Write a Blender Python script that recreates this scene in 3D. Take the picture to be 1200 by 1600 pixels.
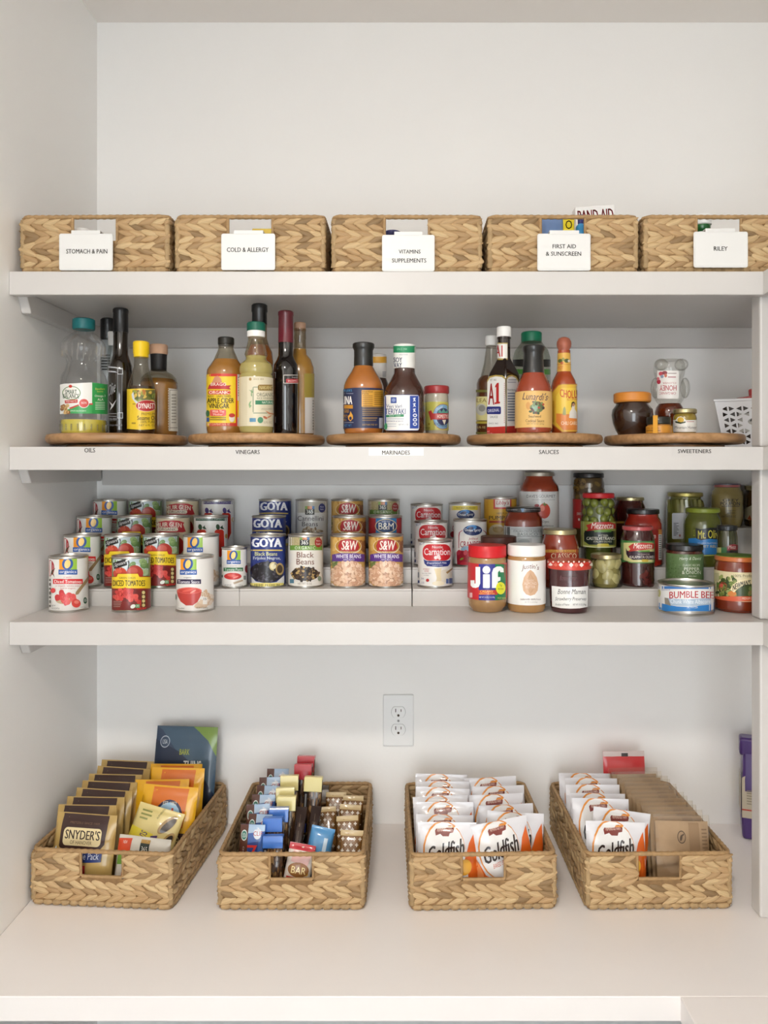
import bpy, bmesh, math, random
from mathutils import Vector, Matrix
from mathutils.geometry import tessellate_polygon
for _o in list(bpy.data.objects):
    bpy.data.objects.remove(_o)
scene = bpy.context.scene
COL = scene.collection
# ------------------------------------------------------------------ camera
F, CX, CY, ZC = 1200.0, 632.0, 735.0, 1.6          # focal length and vanishing point in photo pixels, eye height in metres
cam_d = bpy.data.cameras.new('camera')
cam_d.sensor_fit = 'HORIZONTAL'; cam_d.sensor_width = 36; cam_d.lens = 36 * F / 1200
cam_d.shift_x = (600 - CX) / 1200; cam_d.shift_y = (CY - 800) / 1200
cam_d.clip_start = 0.02
cam = bpy.data.objects.new('camera', cam_d); COL.objects.link(cam)
cam.location = (0, 0, ZC); cam.rotation_euler = (math.pi / 2, 0, 0)
scene.camera = cam
# ------------------------------------------------------------------ light
world = bpy.data.worlds.new('world'); scene.world = world; world.use_nodes = True
_bg = world.node_tree.nodes['Background']
_bg.inputs['Color'].default_value = (0.90, 0.96, 1.0, 1); _bg.inputs['Strength'].default_value = 6.5
scene.view_settings.view_transform = 'Standard'; scene.view_settings.look = 'None'
scene.view_settings.gamma = 1.0; scene.view_settings.use_curve_mapping = False
scene.view_settings.exposure = 0.0
scene.cycles.use_denoising = True
scene.cycles.max_bounces = 10; scene.cycles.diffuse_bounces = 6; scene.cycles.transparent_max_bounces = 24
scene.cycles.caustics_reflective = False; scene.cycles.caustics_refractive = False
LAMP_POWER = 30.0; LAMP_COLOR = (1.0, 0.92, 0.83)
# ------------------------------------------------------------------ helpers
def S(c):
    if isinstance(c, str):
        c = [int(c[i:i+2], 16) for i in (0, 2, 4)]
    out = []
    for k in c[:3]:
        k = k / 255.0
        out.append(k / 12.92 if k <= 0.04045 else ((k + 0.055) / 1.055) ** 2.4)
    return (out[0], out[1], out[2], 1.0)
_mats = {}
def mat(col, rough=0.45, metal=0.0, coat=0.0, trans=0.0, bump=0.0, bscale=60.0, vary=0.0, vscale=20.0, name=None, ior=1.45, sss=0.0):
    key = (str(col), rough, metal, coat, trans, bump, bscale, vary, vscale, ior, sss)
    if key in _mats: return _mats[key]
    m = bpy.data.materials.new(name or 'paint'); m.use_nodes = True
    nt = m.node_tree; b = nt.nodes['Principled BSDF']
    c = S(col)
    b.inputs['Base Color'].default_value = c
    b.inputs['Roughness'].default_value = rough; b.inputs['Metallic'].default_value = metal
    b.inputs['Coat Weight'].default_value = coat; b.inputs['Coat Roughness'].default_value = 0.05
    b.inputs['Transmission Weight'].default_value = trans; b.inputs['IOR'].default_value = ior
    if sss:
        b.inputs['Subsurface Weight'].default_value = sss; b.inputs['Subsurface Radius'].default_value = (0.01, 0.008, 0.005); b.inputs['Subsurface Scale'].default_value = 0.6
    m.diffuse_color = c
    if bump or vary:
        tc = nt.nodes.new('ShaderNodeTexCoord')
        if vary:
            n = nt.nodes.new('ShaderNodeTexNoise'); n.inputs['Scale'].default_value = vscale; n.inputs['Detail'].default_value = 4
            nt.links.new(tc.outputs['Object'], n.inputs['Vector'])
            r = nt.nodes.new('ShaderNodeMapRange'); r.inputs['From Min'].default_value = .25; r.inputs['From Max'].default_value = .75
            r.inputs['To Min'].default_value = 1 - vary; r.inputs['To Max'].default_value = 1 + vary
            nt.links.new(n.outputs['Fac'], r.inputs['Value'])
            h = nt.nodes.new('ShaderNodeHueSaturation'); h.inputs['Color'].default_value = c
            nt.links.new(r.outputs['Result'], h.inputs['Value']); nt.links.new(h.outputs['Color'], b.inputs['Base Color'])
        if bump:
            n2 = nt.nodes.new('ShaderNodeTexNoise'); n2.inputs['Scale'].default_value = bscale; n2.inputs['Detail'].default_value = 3
            nt.links.new(tc.outputs['Object'], n2.inputs['Vector'])
            bp = nt.nodes.new('ShaderNodeBump'); bp.inputs['Strength'].default_value = bump; bp.inputs['Distance'].default_value = 0.002
            nt.links.new(n2.outputs['Fac'], bp.inputs['Height']); nt.links.new(bp.outputs['Normal'], b.inputs['Normal'])
    _mats[key] = m
    return m
def ink(col): return mat(col, 0.38, coat=0.25, name='print')
def foil(col): return mat(col, 0.30, coat=0.5, bump=0.25, bscale=45, name='film_print')
def glass_thin(tint='ffffff', refl=0.9, haze=0.0):
    key = ('glass', tint, refl, haze)
    if key in _mats: return _mats[key]
    m = bpy.data.materials.new('clear_glass'); m.use_nodes = True; nt = m.node_tree
    for n in list(nt.nodes): nt.nodes.remove(n)
    out = nt.nodes.new('ShaderNodeOutputMaterial'); tr = nt.nodes.new('ShaderNodeBsdfTransparent'); tr.inputs['Color'].default_value = S(tint)
    gl = nt.nodes.new('ShaderNodeBsdfGlossy'); gl.inputs['Roughness'].default_value = 0.04
    lw = nt.nodes.new('ShaderNodeFresnel'); lw.inputs['IOR'].default_value = 1.28
    mp = nt.nodes.new('ShaderNodeMath'); mp.operation = 'MULTIPLY_ADD'; mp.inputs[1].default_value = refl; mp.inputs[2].default_value = haze; mp.use_clamp = True
    mx = nt.nodes.new('ShaderNodeMixShader')
    mn = nt.nodes.new('ShaderNodeMath'); mn.operation = 'MINIMUM'; mn.inputs[1].default_value = 0.42
    nt.links.new(lw.outputs['Fac'], mp.inputs[0]); nt.links.new(mp.outputs[0], mn.inputs[0]); nt.links.new(mn.outputs[0], mx.inputs['Fac'])
    nt.links.new(tr.outputs[0], mx.inputs[1]); nt.links.new(gl.outputs[0], mx.inputs[2]); nt.links.new(mx.outputs[0], out.inputs['Surface'])
    _mats[key] = m
    return m

class MB:
    def __init__(self): self.v = []; self.f = []; self.fm = []; self.ms = []
    def mi(self, m):
        if m not in self.ms: self.ms.append(m)
        return self.ms.index(m)
    def add(self, vs, fs, m):
        o = len(self.v); k = self.mi(m); self.v.extend([tuple(p) for p in vs])
        for f in fs: self.f.append(tuple(i + o for i in f)); self.fm.append(k)
        return self
    def box(self, a, b, m, M=None):
        x0, y0, z0 = a; x1, y1, z1 = b
        vs = [(x0,y0,z0),(x1,y0,z0),(x1,y1,z0),(x0,y1,z0),(x0,y0,z1),(x1,y0,z1),(x1,y1,z1),(x0,y1,z1)]
        if M is not None: vs = [M @ Vector(p) for p in vs]
        return self.add(vs, [(3,2,1,0),(4,5,6,7),(0,1,5,4),(1,2,6,5),(2,3,7,6),(3,0,4,7)], m)
    def lathe(self, prof, m, seg=32, c=(0, 0)):
        vs = []; fs = []; rings = []
        for r, z in prof:
            if r < 1e-6:
                rings.append([len(vs)]); vs.append((c[0], c[1], z))
            else:
                rings.append(list(range(len(vs), len(vs) + seg)))
                for i in range(seg):
                    a = 2 * math.pi * i / seg; vs.append((c[0] + r * math.cos(a), c[1] + r * math.sin(a), z))
        for A, B in zip(rings, rings[1:]):
            for i in range(seg):
                j = (i + 1) % seg
                if len(A) == 1 and len(B) == 1: continue
                if len(A) == 1: fs.append((A[0], B[j], B[i]))
                elif len(B) == 1: fs.append((A[i], A[j], B[0]))
                else: fs.append((A[i], A[j], B[j], B[i]))
        return self.add(vs, fs, m)
    def tube(self, pts, r, m, seg=8, closed=False, caps=True):
        pts = [Vector(p) for p in pts]; n = len(pts); vs = []; fs = []
        rr = r if isinstance(r, (list, tuple)) else [r] * n
        for i, p in enumerate(pts):
            a = pts[(i - 1) % n] if (closed or i > 0) else p
            b = pts[(i + 1) % n] if (closed or i < n - 1) else p
            t = (b - a).normalized()
            up = Vector((0, 0, 1)) if abs(t.z) < 0.9 else Vector((0, 1, 0))
            u = t.cross(up).normalized(); w = u.cross(t)
            for k in range(seg):
                q = 2 * math.pi * k / seg; vs.append(p + (u * math.cos(q) + w * math.sin(q)) * rr[i])
        for i in range(n if closed else n - 1):
            j = (i + 1) % n
            for k in range(seg):
                l = (k + 1) % seg; fs.append((i*seg+k, i*seg+l, j*seg+l, j*seg+k))
        if not closed and caps:
            fs.append(tuple(range(seg - 1, -1, -1))); fs.append(tuple((n-1)*seg + k for k in range(seg)))
        return self.add(vs, fs, m)
    def prism(self, poly, y0, y1, m, M=None):      # polygon in x,z swept along y
        n = len(poly); vs = [(x, y0, z) for x, z in poly] + [(x, y1, z) for x, z in poly]
        if M is not None: vs = [M @ Vector(p) for p in vs]
        fs = [tuple(range(n)), tuple(range(2*n-1, n-1, -1))] + [(i, n+i, n+(i+1) % n, (i+1) % n) for i in range(n)]
        return self.add(vs, fs, m)
    def ball(self, c, r, m, seg=10, rings=6, sz=(1,1,1), M=None):
        vs = [(0,0,1)]; fs = []
        for i in range(1, rings):
            t = math.pi * i / rings
            for k in range(seg):
                a = 2*math.pi*k/seg; vs.append((math.sin(t)*math.cos(a), math.sin(t)*math.sin(a), math.cos(t)))
        vs.append((0,0,-1)); L = len(vs) - 1
        for k in range(seg): fs.append((0, 1+k, 1+(k+1)%seg)); fs.append((L, L-seg+(k+1)%seg, L-seg+k))
        for i in range(rings-2):
            for k in range(seg): a = 1+i*seg; fs.append((a+k, a+seg+k, a+seg+(k+1)%seg, a+(k+1)%seg))
        vs = [Vector((x*r*sz[0], y*r*sz[1], z*r*sz[2])) for x, y, z in vs]
        if M is not None: vs = [M @ p for p in vs]
        return self.add([p + Vector(c) for p in vs], fs, m)
    def mesh(self, name, ang=40):
        me = bpy.data.meshes.new(name); me.from_pydata(self.v, [], self.f)
        for m in self.ms: me.materials.append(m)
        me.polygons.foreach_set('material_index', self.fm)
        me.update()
        if ang:
            me.shade_smooth(); me.set_sharp_from_angle(angle=math.radians(ang))
        return me
    def build(self, name, parent=None, loc=None, ang=40, bevel=0):
        return link(name, self.mesh(name, ang), parent, loc, bevel)
def link(name, me, parent=None, loc=None, bevel=0):
    o = bpy.data.objects.new(name, me); COL.objects.link(o)
    if loc is not None: o.location = loc
    if parent is not None: o.parent = parent
    if bevel:
        b = o.modifiers.new('bevel', 'BEVEL'); b.width = bevel; b.segments = 2; b.limit_method = 'ANGLE'; b.angle_limit = math.radians(35)
    return o
def tag(o, label=None, cat=None, group=None, kind=None):
    if label: o['label'] = label
    if cat: o['category'] = cat
    if group: o['group'] = group
    if kind: o['kind'] = kind
    return o
def thing(name, label, cat, loc=(0,0,0), rz=0, group=None):
    o = bpy.data.objects.new(name, None); COL.objects.link(o); o.empty_display_size = 0.02
    o.location = loc; o.rotation_euler = (0, 0, rz)
    return tag(o, label, cat, group)
_kids = {}
def dup(root, loc, rz=None, label=None, group=None, rot=None):
    r = root.copy(); COL.objects.link(r); r.location = loc
    if rz is not None: r.rotation_euler = (0, 0, rz)
    if rot is not None: r.rotation_euler = rot
    if label: r['label'] = label
    if group: r['group'] = group
    for ch in [c for c in root.children]:
        c = ch.copy(); COL.objects.link(c); c.parent = r
        for g in [q for q in ch.children]:
            e = g.copy(); COL.objects.link(e); e.parent = c
    return r
# ------------------------------------------------------------------ flat print: 2D shapes in the pixel frame of an enlarged view
_tc = {}
def text2d(s, bold=0.0, shear=0.0, space=1.0):
    k = (s, bold, shear, space)
    if k in _tc: return _tc[k]
    cu = bpy.data.curves.new('t', 'FONT'); cu.body = s; cu.resolution_u = 2; cu.offset = bold; cu.shear = shear; cu.space_character = space
    ob = bpy.data.objects.new('t', cu); me = ob.to_mesh()
    vs = [(v.co.x, v.co.y) for v in me.vertices]; fs = [tuple(p.vertices) for p in me.polygons]
    ob.to_mesh_clear(); bpy.data.objects.remove(ob); bpy.data.curves.remove(cu)
    if not vs: vs = [(0, 0), (1, 0), (0, 1)]; fs = [(0, 1, 2)]
    x0 = min(v[0] for v in vs); x1 = max(v[0] for v in vs); y0 = min(v[1] for v in vs); y1 = max(v[1] for v in vs)
    w = max(x1 - x0, 1e-6); h = max(y1 - y0, 1e-6)
    _tc[k] = ([((x - x0) / w, (y - y0) / h) for x, y in vs], fs)
    return _tc[k]
def poly2d(pts):
    tri = tessellate_polygon([[Vector((x, y, 0)) for x, y in pts]])
    return list(pts), [tuple(t) for t in tri]
def ell(xc, yc, rx, ry, rot=0, n=20):
    c, s = math.cos(math.radians(rot)), math.sin(math.radians(rot)); p = []
    for i in range(n):
        a = 2 * math.pi * i / n; x = rx * math.cos(a); y = ry * math.sin(a); p.append((xc + x*c - y*s, yc + x*s + y*c))
    return p
def rrect(x0, y0, x1, y1, r, n=4):
    p = []
    for cx, cy, a0 in ((x1-r, y1-r, 0), (x0+r, y1-r, 90), (x0+r, y0+r, 180), (x1-r, y0+r, 270)):
        for i in range(n + 1):
            a = math.radians(a0 + 90*i/n); p.append((cx + r*math.cos(a), cy + r*math.sin(a)))
    return p
def art2d(els):
    """elements -> [(verts2d, faces, colour, lift)]; y runs down as in the picture.
    r rect, q rounded rect, e ellipse, p polygon, t text in a box, d random dots"""
    out = []; lift = 0
    for e in els:
        k = e[0]; lift += 1
        if k == 'r': x0, y0, x1, y1, c = e[1:6]; out.append((*poly2d([(x0,y0),(x1,y0),(x1,y1),(x0,y1)]), c, lift))
        elif k == 'q': x0, y0, x1, y1, r, c = e[1:7]; out.append((*poly2d(rrect(x0,y0,x1,y1,r)), c, lift))
        elif k == 'e':
            xc, yc, rx, ry, c = e[1:6]; out.append((*poly2d(ell(xc, yc, rx, ry, e[6] if len(e) > 6 else 0)), c, lift))
        elif k == 'p': out.append((*poly2d(e[1]), e[2], lift))
        elif k == 't':
            s, x0, y0, x1, y1, c = e[1:7]; o = e[7] if len(e) > 7 else {}
            vs, fs = text2d(s, 0.0, o.get('sh', 0.0), o.get('sp', 1.0))
            if o.get('b'):                                  # bold: three copies side by side
                q = min(.6 * o['b'] * 2.2 * abs(y1 - y0) / max(abs(x1 - x0), 1e-6), .03); n = len(vs); v0, f0 = vs, fs; vs = []; fs = []
                for j, g in enumerate((-q, 0, q)):
                    vs += [(q + u * (1 - 2 * q) + g, v) for u, v in v0]; fs += [tuple(i + n * j for i in f) for f in f0]
            arc = o.get('arc', 0); sk = o.get('sk', 0); vv = []
            for u, v in vs:
                x = x0 + u * (x1 - x0); y = y1 + v * (y0 - y1)
                y += arc * (2*u - 1)**2 + sk * (u - .5)
                if o.get('rot180'): x = x0 + x1 - x; y = y0 + y1 - y
                if o.get('rot'):
                    a = math.radians(o['rot']); mx, my = (x0+x1)/2, (y0+y1)/2; dx, dy = x-mx, y-my
                    x, y = mx + dx*math.cos(a) - dy*math.sin(a), my + dx*math.sin(a) + dy*math.cos(a)
                vv.append((x, y))
            out.append((vv, fs, c, lift))
        elif k == 'd':
            n, x0, y0, x1, y1, rx, ry, cols, seed = e[1:10]; rg = random.Random(seed); inside = e[10] if len(e) > 10 else None
            for i in range(n):
                for _ in range(20):
                    x, y = rg.uniform(x0, x1), rg.uniform(y0, y1)
                    if inside is None or ((x-(x0+x1)/2)/((x1-x0)/2))**2 + ((y-(y0+y1)/2)/((y1-y0)/2))**2 < 1: break
                out.append((*poly2d(ell(x, y, rx*rg.uniform(.8,1.2), ry*rg.uniform(.8,1.2), rg.uniform(0,180), 9)), rg.choice(cols), lift + i * 0.02))
    return out
def strips(vs, fs, step):
    if not step: return vs, fs
    bm = bmesh.new(); bv = [bm.verts.new((x, y, 0)) for x, y in vs]
    for f in fs:
        try: bm.faces.new([bv[i] for i in f])
        except ValueError: pass
    xs = [v[0] for v in vs]; k = math.floor(min(xs) / step) + 1
    while k * step < max(xs):
        bmesh.ops.bisect_plane(bm, geom=bm.verts[:] + bm.edges[:] + bm.faces[:], plane_co=(k*step, 0, 0), plane_no=(1, 0, 0)); k += 1
    bm.verts.index_update()
    o = [(v.co.x, v.co.y) for v in bm.verts], [tuple(v.index for v in f.verts) for f in bm.faces]
    bm.free(); return o
LIFT = 0.00006
def print_on(mb, els, fn, step, maker=ink, base=0.00025):
    """fn(x, y, lift_m) -> local 3D point on the surface that carries the print"""
    for vs, fs, c, lift in art2d(els):
        v2, f2 = strips(vs, fs, step)
        P = [fn(x, y, base + lift * LIFT) for x, y in v2]
        # wind every face towards the viewer side (towards -y locally)
        ff = []
        for f in f2:
            n = (P[f[1]] - P[f[0]]).cross(P[f[2]] - P[f[0]])
            ff.append(f if n.y <= 0 else tuple(reversed(f)))
        mb.add(P, ff, maker(c))
# ================================================================== the room
XL, XR, YB, YF, ZCEIL, ZFLOOR = -0.7365, 1.08, 1.84, -2.2, ZC + 1.073, 0.0
DF = 1.43
WALL = mat('f2f1ef', 0.5, bump=0.06, bscale=140, vary=0.012, vscale=3, name='wall_paint')
TRIM = mat('cdcac7', 0.32, bump=0.03, bscale=90, vary=0.01, vscale=8, name='semi_gloss_white')
CEIL = mat('f0ebe6', 0.7, bump=0.05, bscale=120, name='ceiling_paint')
def struct(name, a, b, m): return tag(MB().box(a, b, m).build(name, ang=0), kind='structure')
T = 0.1
struct('wall_left', (XL - T, YF, ZFLOOR), (XL, YB + T, ZCEIL), WALL)
struct('wall_back', (XL, YB, ZFLOOR), (XR, YB + T, ZCEIL), WALL)
struct('wall_right', (XR, YF, ZFLOOR), (XR + T, YB + T, ZCEIL), WALL)
struct('ceiling', (XL - T, YF - T, ZCEIL), (XR + T, YB + T, ZCEIL + T), CEIL)
struct('floor', (XL - T, YF - T, ZFLOOR - T), (XR + T, YB + T, ZFLOOR), mat('4a4a4c', 0.5, vary=0.15, vscale=6, name='dark_floor'))
_w = MB(); DX0, DX1, DZ = -0.62, 0.50, 2.15                       # wall behind the camera with the doorway the daylight comes through
_w.box((XL - T, YF - T, ZFLOOR), (DX0, YF, ZCEIL), WALL).box((DX1, YF - T, ZFLOOR), (XR + T, YF, ZCEIL), WALL).box((DX0, YF - T, DZ), (DX1, YF, ZCEIL), WALL)
tag(_w.build('wall_front', ang=0), kind='structure')
# ceiling lamp just behind the camera
lamp = thing('ceiling_lamp', 'round white flush ceiling lamp behind the camera', 'lamp', (-0.30, -0.40, ZCEIL))
MB().lathe([(0, -0.001), (0.17, -0.001), (0.175, -0.02), (0.16, -0.035), (0.15, -0.03), (0, -0.03)], mat('f2f0ec', 0.4), 40).build('lamp_base', lamp)
_l = bpy.data.lights.new('lamp_glow', 'AREA'); _l.shape = 'DISK'; _l.size = 0.29; _l.energy = LAMP_POWER; _l.color = LAMP_COLOR
_lo = bpy.data.objects.new('lamp_glow', _l); COL.objects.link(_lo); _lo.parent = lamp; _lo.location = (0, 0, -0.038)
# shelves
def px_z(y, d): return (CY - y) * d / F
ZS = [ZC + px_z(424, DF), ZC + px_z(698, DF), ZC + px_z(972, DF)]
XW = (1192 - CX) * DF / F                       # the side shelf's front edge
FH = 0.0435; BT = 0.032
def make_shelf(z, label):
    t = thing('pantry_shelf', label, 'shelf', (0, DF, z), group='white pantry shelves')
    MB().box((XL + .0005, 0.018, -BT), (XR - .0005, YB - DF - .0005, 0), TRIM).build('board', t, ang=0, bevel=0.001)
    MB().box((XL + .0005, 0, -FH), (XW + 0.018, 0.018, 0.0), TRIM).build('fascia', t, ang=0, bevel=0.0012)
    MB().box((XW + 0.018, -1.75, -BT), (XR - .0005, 0.018, 0), TRIM).build('side_board', t, ang=0, bevel=0.001)
    MB().box((XW, -1.75, -FH), (XW + 0.018, 0.0, 0.0), TRIM).build('side_fascia', t, ang=0, bevel=0.0012)
    mb = MB()
    x0, x1 = XL + .0005, XL + 0.019
    vs = [(x, y, zz) for x in (x0, x1) for y, zz in ((0.026, -BT), (0.046, -.069), (YB - DF - .02, -.069), (YB - DF - .02, -BT))]
    mb.add(vs, [(0,1,2,3),(7,6,5,4),(0,4,5,1),(1,5,6,2),(2,6,7,3),(3,7,4,0)], TRIM).build('side_cleat', t, ang=0, bevel=0.002)
    MB().box((XL + .0195, YB - DF - 0.019, -.079), (XR - .0005, YB - DF - .0005, -BT), TRIM).build('back_cleat', t, ang=0, bevel=0.0015)
    return t
make_shelf(ZS[0], 'highest white shelf, carrying the row of labelled woven baskets')
make_shelf(ZS[1], 'middle white shelf, carrying the round wooden turntables of bottles')
make_shelf(ZS[2], 'lowest white shelf, carrying the cans and jars')
# counter
ZK = ZC - (1287 - CY) * YB / F
DK = (ZC - ZK) * F / (1557 - CY)
XK = (1063 - CX) * DK / F
KT = 0.0405
COUNTER = mat('f2edea', 0.28, bump=0.03, bscale=70, vary=0.015, vscale=4, name='counter_paint')
t = thing('counter', 'wide white counter under the shelves holding four snack baskets', 'counter', (0, DK, ZK))
MB().box((XL + .0005, 0, -KT), (XR - .0005, YB - DK - .0005, 0), COUNTER).build('counter_top', t, ang=0, bevel=0.0015)
MB().box((XK, -1.9, -KT), (XR - .0005, -.0001, 0), COUNTER).build('side_counter_top', t, ang=0, bevel=0.0015)
# corner post under the shelf corner
px0 = (1187.5 - CX) * 1.45 / F
post = thing('corner_post', 'white square post standing at the right shelf corner', 'post', (px0, 1.45, ZK))
for za, zb in ((ZK, ZS[2] - BT), (ZS[2], ZS[1] - BT), (ZS[1], ZS[0] - BT)):
    MB().box((0, 0, za - ZK + .0003), (0.04, 0.038, zb - ZK - .0003), TRIM).build('post_section', post, ang=0, bevel=0.004)
# duplex outlet
def at(x, y, d): return Vector(((x - CX) * d / F, d, ZC + (CY - y) * d / F))
oc = at(622.5, 1124.5, YB)
ow, oh = 47.5 * YB / F, 80 * YB / F
t = thing('wall_outlet', 'white duplex power outlet on the back wall', 'outlet', (oc.x, YB - .0004, oc.z - oh / 2))
PL = mat('e9eaea', 0.3, name='outlet_plastic'); DK_ = mat('3a2a20', 0.6); GAP = mat('9a9a9a', 0.6)
MB().box((-ow/2, -0.006, 0), (ow/2, 0, oh), PL).build('cover_plate', t, ang=0, bevel=0.002)
for zc in (oh * 0.665, oh * 0.325):
    def dshape(r):
        return [(r * math.cos(a), zc + max(-.78 * r, min(.78 * r, r * math.sin(a)))) for a in [2 * math.pi * i / 32 for i in range(32)]]
    MB().prism(dshape(0.0172), -0.0063, -0.004, GAP).build('socket_gap', t, ang=0)
    s = MB().prism(dshape(0.0164), -0.0078, -0.004, PL).build('socket', t, ang=0)
    m = MB()
    m.box((-0.0075, -0.0079, zc + .000), (-0.0055, -0.007, zc + .0085), DK_).box((0.0055, -0.0079, zc + .001), (0.0072, -0.007, zc + .0075), DK_)
    m.prism(ell(0, zc - .0075, .0028, .003), -0.0079, -0.007, DK_)
    m.build('slots', s, ang=0)
MB().prism(ell(0, oh * .495, .0028, .0028), -0.0072, -0.004, GAP).build('screw', t, ang=0)
# ================================================================== vessels: lathe bodies and printed labels measured in enlarged views
class View:
    def __init__(s, ox, oy, sc): s.ox, s.oy, s.s = ox, oy, sc
    def P(s, x, y): return s.ox + x / s.s, s.oy + y / s.s
def interp(prof, z):
    if z <= prof[0][1]: return prof[0][0]
    for (r0, z0), (r1, z1) in zip(prof, prof[1:]):
        if z0 <= z <= z1 and z1 > z0: return r0 + (r1 - r0) * (z - z0) / (z1 - z0)
    return prof[-1][0]
def round_map(k, X, d, zb, rfun):
    def fn(x, y, lift):
        xp, yp = k.P(x, y); a = (xp - CX) / F; b = (CY - yp) / F
        t = d; p = None
        for _ in range(4):
            r = rfun(ZC + b * t - zb) + lift
            # |(a t - X, t - d)| = r
            A = a*a + 1; B = -2 * (a*X + d); C = X*X + d*d - r*r; D = B*B - 4*A*C
            if D <= 0:
                t = -B / (2*A); v = Vector((a*t - X, t - d)).normalized() * r; p = Vector((v.x, v.y, ZC + b*t - zb))
            else:
                t = (-B - math.sqrt(D)) / (2*A); p = Vector((a*t - X, t - d, ZC + b*t - zb))
        return p
    return fn
METAL = mat('c9c6c0', 0.28, metal=1.0, bump=0.05, name='tin_plate')
def vessel(name, label, cat, k, xc, d, zb, parts, prints=(), group=None, body=0, seg=36):
    """parts: (name, material, [(half_width, y)...] from the top down, y None = base, options)"""
    xp, _ = k.P(xc, 0); a = (xp - CX) / F; X = a * d; off = math.sqrt(1 + a*a); sc = d / F / k.s / off
    t = thing(name, label, cat, (X, d, zb), 0, group)
    profs = []
    for pn, m, pts, *o in parts:
        o = o[0] if o else {}
        pr = []
        for hw, y in pts:
            z = 0.0 if y is None else max(ZC + (CY - k.P(0, y)[1]) * d / F - zb, 0.0)
            pr.append((hw * sc, z))
        pr.reverse()
        profs.append(pr)
        full = list(pr)
        if pts[-1][1] is None and not o.get('sharp'):
            r0 = full[0][0]; full = [(r0 - .003, 0.0), (r0 - .0008, .0012), (r0, .004)] + [q for q in full[1:] if q[1] > .0045]
        if not o.get('open_bottom'): full = [(0, full[0][1])] + full
        if not o.get('open_top'): full = full + [(0, full[-1][1])]
        part = MB().lathe(full, m, o.get('seg', seg)).build(pn, t, ang=o.get('ang', 35))
        if 'scale' in o: part.scale = o['scale']
        if 'after' in o: o['after'](t, part, sc)
    rf = lambda z: interp(profs[body], z)
    for pr in prints:
        pn, y0, y1, wrap, els, *o = pr; o = o[0] if o else {}
        rfun = (lambda z, q=profs[o['on']]: interp(q, z)) if 'on' in o else rf
        mb = MB()
        f_ = round_map(k, X, d, zb, rfun)
        lo, hi = max(f_(xc, y1, 0).z, .0006), f_(xc, y0, 0).z
        # a paper label is a straight cone over the whole of its height: it must clear the body everywhere
        ra, rb = rfun(lo), rfun(hi); sl = (rb - ra) / max(hi - lo, 1e-6)
        dev = max(rfun(lo + (hi - lo) * i / 20) - (ra + sl * (hi - lo) * i / 20) for i in range(21)) if not o.get('follow') else 0
        if not o.get('follow'): rfun = lambda z, ra=ra, sl=sl, lo=lo, dev=dev: ra + sl * (z - lo) + max(dev, 0)
        fn = round_map(k, X, d, zb, rfun)
        if wrap or o.get('clamp'):
            def fn(x, y, lift, f0=fn, lo=lo, hi=hi):
                p = f0(x, y, lift); p.z = min(max(p.z, lo), hi); return p
        if wrap:
            za = fn(xc, y1, 0).z; zc = fn(xc, y0, 0).z; za = max(za, 0.0006)
            mk = o.get('maker', ink)
            zs = [za + (zc - za) * i / 8 for i in range(9)]
            mb.lathe([(rfun(z) + .0002, z) for z in zs], mk(wrap), 64)
        print_on(mb, els, fn, o.get('step', 0.11 * max(ra, rb) / sc), o.get('maker', ink))
        mb.build(pn, t, ang=35)
    return t
def can(name, label, k, xc, d, zb, r, h, y0, y1, wrap, els, group=None, d_print=None):
    """a tin can: metal body with rims, lid and a printed paper label"""
    xp, _ = k.P(xc, 0); a = (xp - CX) / F; X = a * d
    t = thing(name, label, 'can', (X, d, zb), 0, group)
    b = r - 0.0012
    MB().lathe([(0, .002), (b-.003, .002), (b-.002, 0), (r-.0003, 0), (r, .0008), (r, .0026), (b, .0036), (b, h-.0036), (r, h-.0026), (r, h-.0008), (r-.0004, h), (r-.0018, h), (r-.0022, h-.0012)], METAL, 40).build('body', t, ang=50)
    MB().lathe([(r-.0022, h-.0012), (r-.0026, h-.004), (r-.006, h-.0035), (r-.012, h-.0028), (0, h-.003)], METAL, 40).build('lid', t, ang=50)
    fn0 = round_map(k, X, d, zb, lambda z: b)
    def fn(x, y, lift):
        p = fn0(x, y, lift); p.z = min(max(p.z, .0042), h - .0042); return p
    za = max(fn(xc, y1, 0).z, .0045); zc = min(fn(xc, y0, 0).z, h - .0045)
    mb = MB().lathe([(b+.0002, za), (b+.0002, zc)], ink(wrap), 40)
    print_on(mb, els, fn, 0.12 * r * F * k.s / d)
    mb.build('paper_label', t, ang=35)
    return t
def place(src, k, xc, d, zb, label, group=None):
    xp, _ = k.P(xc, 0); a = (xp - CX) / F
    th0 = math.atan2(src.location.x, src.location.y); th = math.atan(a)
    return dup(src, (a * d, d, zb), -(th - th0), label, group)
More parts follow.
